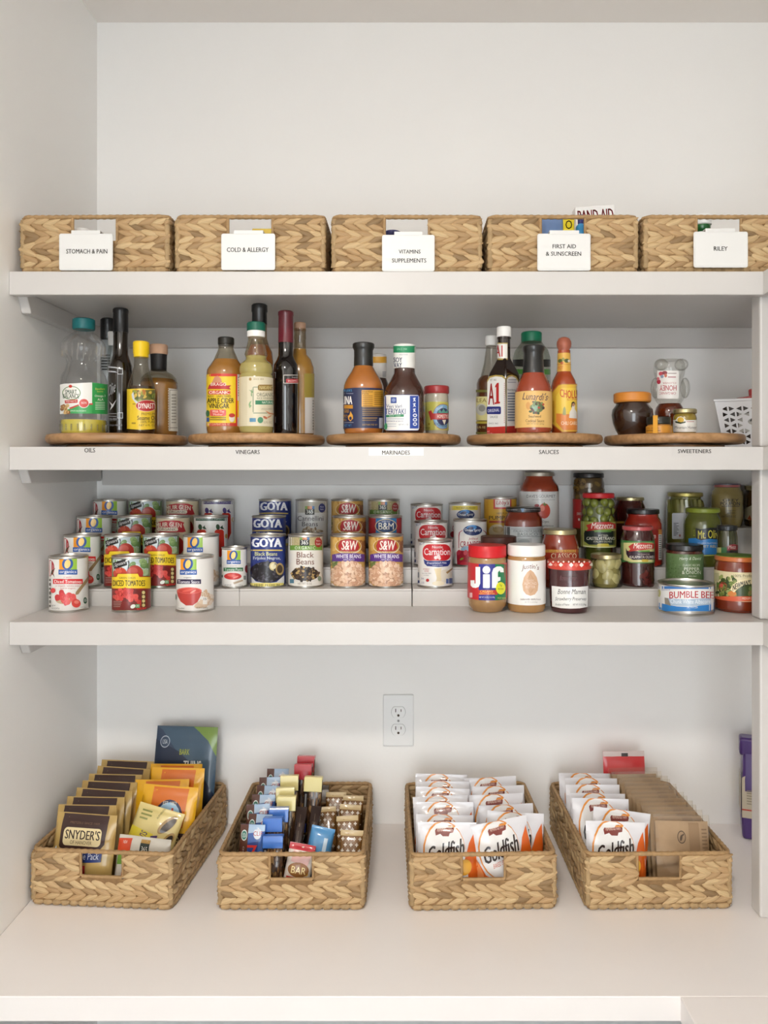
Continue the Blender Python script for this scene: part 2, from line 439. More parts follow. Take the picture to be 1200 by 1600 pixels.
# ------------------------------------------------------------------ risers on the lowest shelf
SH3 = ZS[2]
ST = [SH3 + .036, SH3 + .071, SH3 + .105]
DR = [1.597, 1.676, 1.753]
ROW = [1.558, 1.640, 1.717, 1.794]
def riser(label, xa, xb, extra=None):
    X0 = (xa - CX) * DR[0] / F; X1 = (xb - CX) * DR[0] / F
    t = thing('shelf_riser', label, 'riser', ((X0 + X1) / 2, DR[0], SH3), group='white stepped shelf risers')
    w = (X1 - X0) / 2
    segs = extra or [(-w, w)]
    ys = [0, DR[1] - DR[0], DR[2] - DR[0], YB - .003 - DR[0]]
    for i in range(3):
        for a, b in segs:
            MB().box((a + .0003, ys[i], ST[i] - SH3 - .0045), (b - .0003, ys[i+1] - .0002, ST[i] - SH3), TRIM).build('tread', t, ang=0, bevel=.001)
            MB().box((a + .0003, ys[i], (ST[i-1] - SH3 if i else 0)), (b - .0003, ys[i] + .004, ST[i] - SH3 - .0046), TRIM).build('step_front', t, ang=0, bevel=.0006)
    for s in (-w, w - .004):
        MB().add([(s+e, y, z) for e in (0, .004) for y, z in ((.005, 0), (.005, ST[0]-SH3-.005), (ys[1]+.005, ST[0]-SH3-.005), (ys[1]+.005, ST[1]-SH3-.005), (ys[2]+.005, ST[1]-SH3-.005), (ys[2]+.005, ST[2]-SH3-.005), (ys[3], ST[2]-SH3-.005), (ys[3], 0))],
                 [tuple(range(8)), tuple(range(15, 7, -1))] + [(i, (i+1) % 8, 8+(i+1) % 8, 8+i) for i in range(8)], TRIM).build('side_panel', t, ang=0)
    return t
_xa, _xb, _xm = 122, 643.3, 374
_c = (( _xa + _xb) / 2 - CX) * DR[0] / F
riser('white three-step riser under the cans on the left', _xa, _xb, [((_xa - CX) * DR[0] / F - _c, (_xm - CX) * DR[0] / F - _c), ((_xm - CX) * DR[0] / F - _c, (_xb - CX) * DR[0] / F - _c)])
riser('white three-step riser under the milk cans and the jars', 644.6, 1168)
# taller plain block under the mustard jars
bx0, bx1 = 0.7185, 0.875
t = thing('riser_block', 'plain white box riser under the mustard jars at the right end', 'riser', ((bx0 + bx1) / 2, 1.73, SH3))
ZBK = ZC - 0.130
MB().box((bx0 - (bx0+bx1)/2, 0, 0), (bx1 - (bx0+bx1)/2, .004, ZBK - SH3 - .0052), TRIM).build('front_panel', t, ang=0, bevel=.0006)
MB().box((bx0 - (bx0+bx1)/2, 0, ZBK - SH3 - .005), (bx1 - (bx0+bx1)/2, .107, ZBK - SH3), TRIM).build('top_panel', t, ang=0, bevel=.001)
for s in (bx0 - (bx0+bx1)/2, bx1 - (bx0+bx1)/2 - .004):
    MB().box((s, .0042, 0), (s + .004, .107, ZBK - SH3 - .0052), TRIM).build('side_panel', t, ang=0)
# ------------------------------------------------------------------ cans
VA1, VA2, VA3, VA4 = View(60, 760, 20/3), View(220, 760, 20/3), View(380, 760, 1200/260), View(630, 730, 6)
RC, HC = 0.0379, 0.1105
W_ = 'e6e4e0'
def o_logo(x, y, w, h, txt='organics'):     # orange, green and blue square with the big O
    return [('r', x, y, x+w*.45, y+h*.70, 'f09a1e'), ('r', x+w*.45, y, x+w, y+h*.70, '97c23c'), ('r', x-w*.04, y+h*.70, x+w*1.02, y+h, '1f58a8'),
            ('e', x+w*.47, y+h*.355, w*.31, h*.375, '1d4f9e', 14), ('e', x+w*.465, y+h*.36, w*.17, h*.27, 'f9cf74', 14), ('t', txt, x+w*.02, y+h*.75, x+w*.96, y+h*.97, 'f2f4f8', {'b': .012})]
def oo_diced(x=0, y=0):
    E = [('e', 118, 850, 48, 86, 'b3212b'), ('p', [(135,880),(178,850),(150,890),(170,950),(140,905),(120,950)], '4a3a26')]
    E += o_logo(217, 746, 185, 172)
    E += [('t', 'organic', 262, 938, 345, 955, 'c0504a'), ('r', 152, 964, 462, 1016, 'd5242b'), ('t', 'Diced Tomatoes', 166, 974, 450, 1008, 'f6ece8', {'b': .015}),
          ('t', 'in organic tomato juice', 178, 1030, 430, 1047, 'c0504a'), ('t', 'basil & oregano', 230, 1054, 385, 1072, 'c0504a'),
          ('p', [(528, 925), (534, 960), (415, 1125), (385, 1130), (390, 1100)], 'a08562'), ('e', 285, 1172, 108, 52, 'c3ab8c', -8),
          ('d', 22, 190, 1090, 380, 1215, 32, 26, ['d8474a', 'e2605c', 'c63a3e', 'df5450'], 3, 1), ('e', 393, 1218, 48, 44, 'd6453d', 20), ('e', 398, 1205, 26, 18, 'e88074'), ('e', 152, 1085, 26, 26, 'd8474a'),
          ('e', 488, 1188, 20, 34, '2f5a40'), ('t', 'USDA', 472, 1172, 504, 1200, 'e8ece8'), ('t', 'NET WT', 140, 1234, 178, 1250, '444444'), ('t', '14.5 OZ (411 g)', 140, 1262, 218, 1280, '333333'), ('t', 'Certified Organic', 438, 1252, 500, 1264, '555555')]
    for i in range(7): E.append(('e', 121, 975 + i*45, 9, 13 + 6*(i % 2), '55504a'))
    return E
c_oo = can('tomato_can', 'white diced tomatoes can with spoon picture, frontmost in its row by the left wall', VA1, 316, ROW[0], SH3, RC, HC, 712, 1306, W_, oo_diced(), 'white diced tomato cans')
place(c_oo, VA1, 459, ROW[1], ST[0], 'white diced tomatoes can in the left row, second from the front', 'white diced tomato cans')
place(c_oo, VA1, 585, ROW[2], ST[1], 'white diced tomatoes can in the left row, third from the front', 'white diced tomato cans')
place(c_oo, VA1, 746, ROW[3], ST[2], 'white diced tomatoes can in the left row, rearmost on the top step', 'white diced tomato cans')
def sig_diced():
    E = [('r', 780, 708, 1168, 905, 'b9c9cf'), ('d', 26, 775, 712, 1172, 900, 40, 34, ['7d9c62', '94ae74', '6a8c52', 'a9bd94', 'd5dfe2', 'c3d3db'], 5),
         ('e', 850, 905, 72, 62, 'c4422b'), ('e', 1005, 905, 88, 84, 'a93127'), ('e', 985, 880, 50, 38, 'bf5244'), ('e', 835, 885, 34, 24, 'd9624a'),
         ('p', [(778, 795), (912, 752), (925, 820), (786, 862)], '1d1a1a'), ('t', 'Signature', 792, 786, 908, 832, 'eeeeee', {'sk': -34, 'sh': .25}),
         ('p', [(926, 735), (940, 728), (950, 790), (944, 850), (926, 870), (936, 810)], '2a2626'), ('p', [(905, 770), (945, 755), (948, 765), (910, 785)], 'e8e8e8'),
         ('r', 765, 938, 1172, 1070, 'efd02c'), ('p', [(808, 940), (822, 908), (1042, 906), (1060, 940)], 'efd02c'),
         ('p', [(766, 936), (808, 936), (822, 904), (1042, 902), (1058, 936), (1172, 936), (1172, 943), (1052, 943), (1036, 910), (828, 912), (814, 943), (766, 943)], 'a5281f'), ('r', 765, 1062, 1172, 1070, 'a5281f'),
         ('t', 'GREEN CHILES', 842, 944, 1012, 962, '6a4a20'), ('t', 'DICED TOMATOES', 776, 978, 1112, 1038, '2a1a10', {'b': .012}),
         ('r', 765, 1071, 1172, 1290, '7c2420'), ('e', 930, 1130, 145, 70, '6d1d1b'),
         ('d', 34, 790, 1075, 1072, 1190, 26, 22, ['d1443f', 'dd5a50', 'b93431', 'c83c38', 'd8524a'], 8, 1), ('d', 8, 1040, 1180, 1110, 1285, 24, 20, ['c83c38', 'a93028'], 9),
         ('q', 1072, 1085, 1118, 1262, 8, '5c3a24')] + [('e', 1095, 1105 + i*44, 16, 18, 'd8c98a') for i in range(4)] + \
        [('e', 985, 1250, 28, 20, 'e9ece4', -25), ('r', 1012, 1226, 1056, 1266, '4f8f58'), ('t', 'GMO', 1018, 1232, 1050, 1258, 'e8f0e4')]
    for i in range(4): E.append(('r', 780, 1195 + i*18, 870 - i*6, 1200 + i*18, 'b59a90'))
    return E
c_sig = can('tomato_can', 'diced tomatoes can with yellow band, frontmost, standing between two white cans', VA1, 968, ROW[0], SH3, RC, HC, 700, 1296, '7f9a6c', sig_diced(), 'yellow-banded diced tomato cans')
place(c_sig, VA1, 877, ROW[1], ST[0], 'diced tomatoes can with yellow band, left one of the pair on the low step', 'yellow-banded diced tomato cans')
place(c_sig, VA2, 210, ROW[1], ST[0], 'diced tomatoes can with yellow band, right one of the pair on the low step', 'yellow-banded diced tomato cans')
place(c_sig, VA1, 1000, ROW[2], ST[1], 'tomato can with vine picture and black tag, on the middle step', 'yellow-banded diced tomato cans')
place(c_sig, VA1, 1115, ROW[3], ST[2], 'tomato can with vine picture and black tag, rearmost on the top step', 'yellow-banded diced tomato cans')
def muir():
    E = [('p', [(150, 395), (170, 372), (250, 358), (330, 353), (400, 358), (455, 378), (440, 395), (470, 470), (440, 478), (155, 480), (148, 450)], 'b3242b'),
         ('t', 'MUIR GLEN', 158, 372, 425, 420, 'f0e4d0', {'b': .015, 'arc': 12}), ('q', 170, 428, 388, 466, 18, 'ede2cc'), ('t', 'ORGANIC', 186, 434, 374, 458, '7a2a24', {'b': .01}),
         ('e', 335, 620, 120, 110, 'b32a24'), ('e', 300, 590, 60, 50, 'cf4a3a'), ('r', 150, 740, 528, 800, '8f1f22'), ('t', 'DICED TOMATOES', 180, 750, 500, 790, 'f0e4d0')]
    return E
c_mg = can('tomato_can', 'beige tomato can with red arched banner, on the middle step', VA2, 337, ROW[2], ST[1], RC, HC, 322, 860, 'cfc2a4', muir(), 'red-bannered tomato cans')
place(c_mg, VA2, 435, ROW[3], ST[2], 'beige tomato can with red arched banner, on the top step', 'red-bannered tomato cans')
def pepper(x, y, band, leaf):
    E = [('t', 'ITALIAN PEELED TOMATOES', x-165, y+12, x+170, y+28, 'c9d2cc')]
    for px in (-100, 85):
        E += [('p', [(x+px-45, y+150), (x+px-30, y+132), (x+px+35, y+132), (x+px+50, y+150), (x+px+56, y+340), (x+px+20, y+420), (x+px-30, y+400), (x+px-52, y+300)], 'cc3220'),
              ('e', x+px-12, y+105, 20, 30, leaf, -10), ('p', [(x+px+10, y+110), (x+px+40, y+85), (x+px+36, y+100), (x+px+55, y+130), (x+px+25, y+125)], leaf)]
    return E + [('e', x+160, y+200, 14, 24, 'd8b060')]
c_pg = can('tomato_can', 'white can with red peppers and a dark green top band', VA2, 730, ROW[2], ST[1], RC, HC, 312, 850, 'eceae6', [('r', 540, 322, 922, 358, '1f4a36')] + pepper(730, 318, 'g', '2a4a30'), 'pepper-printed cans')
c_pp = can('tomato_can', 'white can with red peppers and a purple top band', VA2, 800, ROW[3], ST[2], RC, HC, 145, 640, 'eceae6', [('r', 620, 152, 980, 184, '4a3a78')] + pepper(800, 146, 'p', '4a3a78'), 'pepper-printed cans')
def sauce():
    E = o_logo(414, 748, 166, 172) + [('t', 'organic', 446, 942, 526, 960, '4a4450'), ('r', 378, 968, 627, 1016, '2a1d44'), ('t', 'Tomato Sauce', 388, 978, 612, 1010, 'efeaf4', {'b': .012}),
         ('e', 660, 1215, 110, 40, 'd3b99e', -22), ('d', 16, 600, 1100, 760, 1240, 36, 16, ['dcc6ae', 'cdb092', 'e3d4c4'], 4, 1),
         ('p', [(376, 1085), (634, 1085), (625, 1140), (590, 1205), (540, 1240), (470, 1240), (415, 1200), (385, 1140)], 'b93c35'), ('e', 505, 1085, 129, 34, 'd9685c'), ('e', 505, 1088, 115, 26, 'c9453c'), ('e', 490, 1082, 60, 12, 'da6054', -12), ('e', 545, 1095, 36, 9, 'e89080', -30),
         ('q', 646, 1152, 692, 1228, 8, 'eeeae4'), ('t', '15', 656, 1160, 684, 1184, '333333', {'b': .02}), ('t', 'NET WT 15 OZ (425 g)', 578, 1256, 700, 1276, '444444'), ('t', 'Certified', 390, 1262, 452, 1276, '555555'), ('e', 366, 1150, 8, 30, '6a7a6a')]
    return E
c_sc = can('sauce_can', 'white tomato sauce can with red bowl picture, in front on the shelf', VA2, 565, ROW[0], SH3, RC, HC, 712, 1306, W_, sauce(), 'tomato sauce cans')
place(c_sc, VA2, 630, ROW[1], ST[0], 'white can with orange and blue square logo behind the tomato sauce can', 'tomato sauce cans')
def paste():
    return o_logo(900, 668, 138, 140) + [('t', 'organic', 930, 822, 1000, 836, '555555'), ('r', 862, 846, 1066, 884, '1f6b3c'), ('t', 'Tomato Paste', 872, 852, 1056, 880, 'e6f0e6'),
        ('e', 958, 936, 92, 36, 'c93a38'), ('e', 950, 930, 50, 14, 'dc6258', 8), ('e', 990, 945, 30, 9, 'e5847a', -20), ('e', 1104, 860, 20, 40, '8a2a30'), ('p', [(960, 1000), (1060, 970), (1068, 985), (970, 1020)], 'b7a48c'),
        ('q', 1070, 930, 1096, 972, 5, '8a8f88'), ('t', 'NET WT 6 OZ', 872, 1022, 940, 1034, '444444'), ('t', '170 g', 1022, 1022, 1060, 1036, '444444'), ('e', 848, 935, 8, 16, '4a5a4a')]
can('paste_can', 'small white tomato paste can beside the blue bean cans', VA2, 976, 1.628, ST[0], 0.0272, 0.0845, 632, 1062, W_, paste())
def goya(full):
    x, y = 0, 0
    E = [('t', 'GOYA', 60, 374, 280, 438, 'f2f4fa', {'b': .055}), ('r', 54, 456, 284, 465, 'd9c060'), ('r', 292, 352, 310, 720, '16244f')]
    E += [('t', 'Black Beans', 84, 472, 246, 500, 'd9dca0', {'b': .012}), ('t', 'Frijoles Negros,', 72, 506, 270, 534, 'd5dde6', {'b': .012}),
          ('p', [(48, 640), (90, 685), (170, 700), (240, 690), (296, 640), (296, 700), (48, 700)], 'd5d7d8'),
          ('e', 168, 618, 122, 76, '15131a'), ('d', 90, 52, 545, 284, 690, 11, 7, ['1d1a22', '2b2730', '3a3540', '121015', '4a4652'], 2, 1), ('e', 218, 576, 30, 32, 'cfc28e'), ('e', 218, 576, 20, 22, 'e6dfbc'), ('e', 264, 596, 30, 44, 'a98f58'), ('e', 264, 596, 20, 30, '3a2a1c'),
          ('r', 46, 696, 292, 731, 'e6d878'), ('t', 'PRIME PREMIUM', 80, 704, 262, 724, '6b6a3a', {'b': .01})]
    return E
c_go = can('bean_can', 'blue black beans can with white letters, frontmost of its row', VA3, 180, ROW[1], ST[0], RC, HC, 348, 738, '21347e', goya(1), 'blue bean cans')
place(c_go, VA3, 186, ROW[2], ST[1], 'blue bean can with white letters, middle of its row', 'blue bean cans')
place(c_go, VA3, 230, ROW[3], ST[2], 'blue bean can with white letters, rearmost of its row', 'blue bean cans')
def b365_logo(x, y, w, h):
    E = [('r', x, y, x+w*.25, y+h*.42, '7aa050'), ('r', x+w*.25, y, x+w*.5, y+h*.42, 'c07a4a'), ('r', x+w*.5, y, x+w*.75, y+h*.42, 'd08a60'), ('r', x+w*.75, y, x+w, y+h*.42, '4a7ab0'),
         ('r', x, y+h*.35, x+w, y+h, '1e2422'), ('t', '365', x+w*.14, y+h*.42, x+w*.86, y+h*.86, 'e8e8e0', {'b': .01})]
    return E
def b365(tan, band, org, name1, name2, tcol, x0, x1, ytop, food, badge):
    s = (x1 - x0) / 260.0; xm = (x0 + x1) / 2
    X = lambda q: xm + (q - 452) * s
    Y = lambda q: ytop + (q - 340) * s
    E = [('r', X(322), Y(352), X(582), Y(430), tan), ('d', 70, X(326), Y(354), X(578), Y(428), 3, 2, ['c8bb90', '9a8c60', 'd5caa4'], 3)]
    if band: E += [('r', X(322), Y(425), X(582), Y(460), band), ('t', 'ORGANIC', X(372), Y(432), X(520), Y(454), 'e8ecd8', {'sp': 1.3})]
    E += b365_logo(X(408), Y(362), 70*s, 66*s)
    E += [('e', X(542), Y(404), 26*s, 36*s, badge), ('t', 'Non', X(528), Y(386), X(556), Y(398), 'e8d8d4'), ('t', 'Salt', X(526), Y(408), X(558), Y(422), 'e8d8d4')]
    E += [('t', name1, X(386), Y(474), X(510), Y(514), tcol, {'b': .004}), ('t', name2, X(384), Y(522), X(512), Y(564), tcol, {'b': .004})]
    E += [('e', X(450), Y(665), 100*s, 28*s, 'dcd8d2'), ('e', X(446), Y(632), 102*s, 50*s, food[0]), ('d', 90, X(346), Y(578), X(548), Y(684), 11*s, 8*s, food, 6, 1),
          ('r', X(336), Y(668), X(366), Y(698), '4f7c94'), ('e', X(550), Y(664), 13*s, 18*s, '7f8f7a'), ('t', 'NET WT 15 OZ', X(394), Y(694), X(496), Y(708), '8a7f74')]
    return E
can('bean_can', 'white organic black beans can with green band on the low step', VA3, 451, ROW[1], ST[0], RC, HC, 350, 734, 'e6e2da', b365('b5a87c', '6f9a3c', 1, 'Black', 'Beans', '7a5040', 322, 582, 340, ['2a1e1a', '3a2a22', '5a4434', '8a7248', '1f1614', 'b89a60', '4a382c'], 'a02c2c'))
can('bean_can', 'pale grey cannellini beans can on the top step', VA3, 494, ROW[3], ST[2], RC, HC, 105, 480, 'd6d6d4',
    [('r', 374, 112, 614, 190, 'b4b0a2')] + b365_logo(446, 142, 68, 62) + [('e', 568, 156, 25, 33, '33386a'), ('t', 'Non', 556, 142, 580, 152, 'd8d8e8'), ('t', 'Salt', 556, 160, 580, 170, 'd8d8e8'),
     ('t', 'Cannellini', 392, 212, 578, 248, '4a4a50'), ('t', 'Beans', 424, 254, 538, 288, '4a4a50'), ('d', 50, 412, 296, 572, 380, 13, 8, ['b8a890', 'a89478', 'cfc2ac', '8f7c62'], 5, 1)])
def sw():
    E = [('r', 628, 354, 884, 480, 'c99748'), ('d', 24, 632, 356, 880, 470, 34, 26, ['d3a652', 'c08c40', 'dcb468', 'a8824a'], 7), ('d', 10, 630, 500, 672, 590, 20, 26, ['7f8a4a', '96a05c', '5f6e38'], 8), ('d', 8, 846, 395, 884, 470, 14, 16, ['6b3f2a', '7a4a30', '8f5a38'], 9),
         ('e', 758, 432, 96, 58, 'e6dcc0'), ('e', 758, 430, 92, 54, 'b8862e'), ('p', [(684, 430), (700, 390), (758, 376), (822, 392), (840, 440), (822, 466), (758, 470), (694, 466)], 'a6262c'), ('p', [(690, 430), (704, 396), (758, 383), (816, 398), (832, 440), (816, 460), (758, 463), (700, 460)], 'b32a30'),
         ('t', 'S&W', 708, 392, 826, 458, 'f2e6dc', {'b': .015, 'sh': .15}), ('t', 'QUALITY FOODS', 700, 470, 830, 484, 'e8dcc0', {'arc': -8}),
         ('p', [(640, 492), (690, 482), (820, 482), (876, 490), (876, 544), (640, 540)], '5a3288'), ('t', 'WHITE BEANS', 668, 490, 850, 518, 'eee8f4', {'b': .012}), ('t', 'NAVY BEANS', 722, 522, 802, 534, 'd8cce8'),
         ('e', 756, 640, 128, 98, 'b98e72'), ('d', 170, 634, 540, 880, 735, 15, 11, ['e2bfa2', 'd9b090', 'ecd0b6', 'd0a284', 'e6c6aa', 'c99a7c'], 4, 1), ('p', [(636, 690), (670, 725), (750, 740), (840, 728), (876, 690), (876, 745), (636, 745)], 'd7ccc4')]
    return E
c_sw = can('bean_can', 'golden white beans can with purple band, left of the front pair', VA3, 755, ROW[1], ST[0], RC, HC, 352, 742, 'c9a058', sw(), 'golden white beans cans')
place(c_sw, VA3, 1029, ROW[1], ST[0], 'golden white beans can with purple band, right of the front pair', 'golden white beans cans')
place(c_sw, VA3, 765, ROW[2], ST[1], 'golden can with red oval emblem, on the middle step', 'golden white beans cans')
place(c_sw, VA3, 750, ROW[3], ST[2], 'golden can with red oval emblem, on the top step', 'golden white beans cans')
can('bean_can', 'red and blue baked beans can with oval emblem on the middle step', VA3, 1024, ROW[2], ST[1], RC, HC, 222, 610, 'a32c33',
    [('r', 956, 226, 1106, 600, '2a78b4'), ('e', 1030, 286, 80, 52, 'd8c898'), ('e', 1030, 286, 74, 46, '1e3f74'), ('t', 'B&M', 976, 262, 1086, 312, 'f0ece0', {'b': .01}), ('t', 'BRICK OVEN', 1000, 250, 1060, 258, 'd8d8e0'), ('r', 956, 400, 1106, 440, 'e8e2d0'), ('t', 'BAKED BEANS', 964, 408, 1098, 432, 'a32c33'), ('e', 1030, 520, 64, 50, '7a4a2c')])
can('bean_can', 'tan organic beans can with green band on the top step', VA3, 1014, ROW[3], ST[2], RC, HC, 102, 490, 'e2ded6', b365('ab9f74', '5f8238', 1, 'Pinto', 'Beans', '7a5040', 897, 1132, 92, ['8a5a44', '9c6a50', 'a87860'], '93302f'))
def carn():
    E = [('t', 'SINCE 1899', 150, 702, 200, 728, '3a4a80', {'sk': -12}), ('t', 'UNSWEETENED', 262, 704, 382, 713, 'b8504a'), ('q', 182, 722, 446, 876, 60, 'c5272f'), ('t', 'Nestle', 272, 736, 370, 760, 'f0e2e2', {'b': .01}), ('t', 'Carnation', 196, 760, 440, 824, 'f6eeee', {'b': .006}),
         ('e', 305, 848, 16, 16, 'f0d8d8'), ('e', 330, 840, 20, 18, 'f0d8d8'), ('e', 342, 856, 12, 12, 'f0d8d8'),
         ('p', [(190, 862), (220, 878), (320, 880), (420, 876), (444, 866), (438, 905), (420, 928), (330, 936), (225, 928), (200, 905)], '2f3a7e'), ('t', 'Evaporated Milk', 222, 888, 410, 912, 'e4e6f2', {'sh': .25}), ('t', 'Vitamin D Added', 272, 914, 372, 926, 'c8cce4'),
         ('e', 390, 1020, 70, 60, 'd9d2c2', -30), ('p', [(290, 950), (360, 945), (350, 1000), (360, 1060), (330, 1110), (300, 1095), (315, 1040)], 'dfd0a8'), ('p', [(400, 985), (465, 940), (468, 952), (415, 1000)], '9f7f52'), ('e', 330, 1090, 60, 22, 'e6dcc2'),
         ('t', 'VITAMIN D', 186, 950, 246, 962, 'b03a34'), ('t', 'ADDED', 198, 968, 240, 980, 'b03a34'), ('t', 'GLUTEN FREE', 176, 990, 262, 1000, '8a8a90'), ('t', 'HOMOGENIZED', 190, 1010, 240, 1018, '8a8a90'), ('e', 228, 1060, 15, 15, 'b02a2a'),
         ('t', '354 mL', 168, 1034, 196, 1052, '3a4a80'), ('t', '12 OZ', 168, 1074, 196, 1090, '3a4a80'), ('q', 402, 1046, 426, 1090, 4, '5a6a9a'), ('q', 430, 1040, 462, 1090, 4, '5a6a9a'), ('r', 136, 1060, 152, 1086, '3a4a80'), ('r', 136, 985, 148, 1035, '8a8f98')]
    return E
c_ca = can('milk_can', 'white evaporated milk can with red emblem, frontmost of three', VA4, 299, ROW[1], ST[0], 0.0378, 0.0995, 686, 1124, W_, carn(), 'white milk cans')
place(c_ca, VA4, 260, ROW[2], ST[1], 'white milk can with red emblem, middle of three', 'white milk cans')
place(c_ca, VA4, 220, ROW[3], ST[2], 'white milk can with red emblem, rearmost of three', 'white milk cans')
def spray(yel):
    E = [('e', 652, 592, 92, 52, 'dfe6ee'), ('e', 652, 592, 88, 49, '1b2f66'), ('e', 640, 570, 50, 26, '3a8ad0', -12), ('e', 628, 578, 34, 18, '1b2f66', -20), ('t', 'Ocean Spray', 576, 578, 728, 612, 'eef2f8', {'b': .012, 'arc': -6}),
         ('p', [(518, 640), (524, 610), (548, 594), (556, 588), (556, 595), (532, 612), (526, 640), (524, 760), (518, 760)], 'b03a50'), ('p', [(788, 640), (780, 610), (756, 594), (750, 588), (750, 595), (770, 612), (780, 640), (780, 760), (786, 760)], 'b03a50'),
         ('t', 'Jellied', 612, 660, 700, 686, 'b0304a', {'sh': .2}), ('t', 'CRANBERRY', 534, 694, 790, 752, 'a31f3c', {'b': .006}), ('e', 600, 770, 60, 30, '8fb0c8'),
         ('p', [(500, 800), (530, 780), (640, 790), (790, 840), (790, 930), (505, 930)], '96182a')] + \
        [('e', 520 + 32*i, 800 + 14*(i % 2), 18, 26, ('b02a3e', '8c1526', 'c24a58')[i % 3], 20) for i in range(8)] + [('e', 548, 860, 20, 8, '7a9a3a', -30), ('e', 570, 910, 40, 24, 'b82c3c')]
    if yel: E.insert(0, ('r', 474, 525, 790, 560, 'e6d24a')); E.insert(1, ('t', 'TASTY NEW RECIPE', 520, 532, 720, 550, '4a4420'))
    return E
c_os = can('cranberry_can', 'white jellied cranberry can with blue oval emblem, in front', VA4, 627, ROW[2], ST[1], 0.0379, .1025, 506, 940, W_, spray(0), 'cranberry cans')
c_oy = can('cranberry_can', 'white cranberry can with blue oval emblem and yellow top stripe, at the back', VA4, 577, ROW[3], ST[2], 0.0379, .1025, 350, 760, W_,
    [('r', 424, 362, 730, 402, 'e3cf4c'), ('t', 'TRY SNACK MIXES!', 494, 374, 676, 390, '3f3a1c'), ('e', 585, 445, 88, 49, 'dfe6ee'), ('e', 585, 445, 84, 46, '1b2f66'), ('e', 575, 425, 48, 24, '3a8ad0', -12), ('e', 562, 432, 32, 17, '1b2f66', -20), ('t', 'Ocean Spray', 512, 432, 658, 464, 'eef2f8', {'b': .012, 'arc': -6}),
     ('t', 'Whole Berry', 520, 510, 650, 534, 'b0304a'), ('t', 'CRANBERRY', 460, 545, 720, 600, 'a31f3c'), ('e', 470, 630, 30, 30, '96182a')], 'cranberry cans')
can('pumpkin_can', 'yellow pumpkin can with white name plate on the top step', VA4, 910, ROW[3], ST[2], 0.0385, 0.1155, 300, 760, 'd8a838',
    [('r', 752, 300, 800, 640, 'cf9a2c'), ('r', 846, 296, 1014, 392, 'c8443c'), ('r', 862, 304, 1002, 376, 'ece6de'), ('t', "Libby's", 872, 312, 992, 362, 'b8383c', {'sh': .2, 'b': .01}), ('t', "100% PURE", 874, 424, 990, 442, '6a4a20'), ('t', 'PUMPKIN', 804, 456, 1050, 492, '33221a', {'b': .01}), ('r', 806, 502, 960, 522, 'b0503a'),
     ('e', 880, 600, 80, 66, 'd3c4a0'), ('e', 890, 585, 50, 30, 'b59a68'), ('t', '360', 832, 560, 910, 580, '8a7a50')])
# ================================================================== jars on the lowest shelf
VA5, VA6, VA7 = View(780, 730, 20/3), View(890, 730, 20/3), View(1020, 730, 20/3)
LIDB = mat('17171a', 0.32, coat=.4); LIDW = mat('f2f1ee', 0.35); GOLD = mat('b7ad84', 0.3, metal=0.85, name='gold_lid'); SILV = mat('b9b4a6', 0.3, metal=0.8)
def goo(c, **k): return mat(c, 0.22, coat=1.0, vary=.12, vscale=35, name='jar_contents', **k)
CLEAR = glass_thin('ffffff', 0.9)
def sheen(): return glass_thin('f4f4f2', 0.9)
# red-lidded peanut butter
vessel('peanut_butter_jar', 'peanut butter jar with red lid and red, blue and green label', 'jar', VA4, 788, 1.553, SH3,
  [('jar_body', goo('a17c50'), [(168, 834), (178, 850), (179, 905), (182, 930), (182, 1240), (178, 1285), (164, 1330), (150, None)]),
   ('lid', mat('cf2027', 0.35), [(174, 727), (178, 733), (179, 830), (174, 836)])],
  [('paper_label', 908, 1248, 'c52730', [('r', 600, 908, 708, 1248, 'c52730'), ('r', 708, 908, 862, 1248, '2b2f8c'), ('r', 862, 908, 980, 1248, '0f7a4a'),
    ('p', [(678, 935), (722, 935), (722, 1090), (708, 1122), (680, 1132), (650, 1128), (632, 1108), (630, 1060), (668, 1060), (668, 1090), (678, 1090)], 'f2f4f4'),
    ('e', 780, 963, 36, 36, 'f2f4f4'), ('q', 748, 1004, 812, 1132, 6, 'f2f4f4'),
    ('p', [(832, 1132), (888, 1132), (888, 1072), (912, 1062), (912, 1030), (888, 1030), (888, 985), (904, 968), (910, 985), (942, 985), (940, 950), (915, 930), (880, 930), (845, 950), (832, 990)], 'f2f4f4'),
    ('r', 708, 1152, 884, 1196, 'c0392b'), ('t', 'CREAMY', 720, 1154, 846, 1176, 'f0c060', {'b': .015}), ('t', 'PEANUT BUTTER', 712, 1180, 858, 1193, 'f0c060'),
    ('t', 'NET WT 16 OZ (1 LB) 454g', 712, 1212, 858, 1230, 'd8dcf0'), ('e', 914, 1134, 44, 58, 'e9e23a'), ('e', 914, 1134, 38, 51, 'dfe02a'), ('t', '7g', 902, 1098, 926, 1120, '2a5a3a'), ('t', 'PROTEIN', 890, 1134, 940, 1150, '2a4a2a'), ('t', 'MUST HAVE', 886, 1218, 962, 1236, 'd8d070'), ('q', 622, 1176, 648, 1222, 4, 'd8a8a8')])])
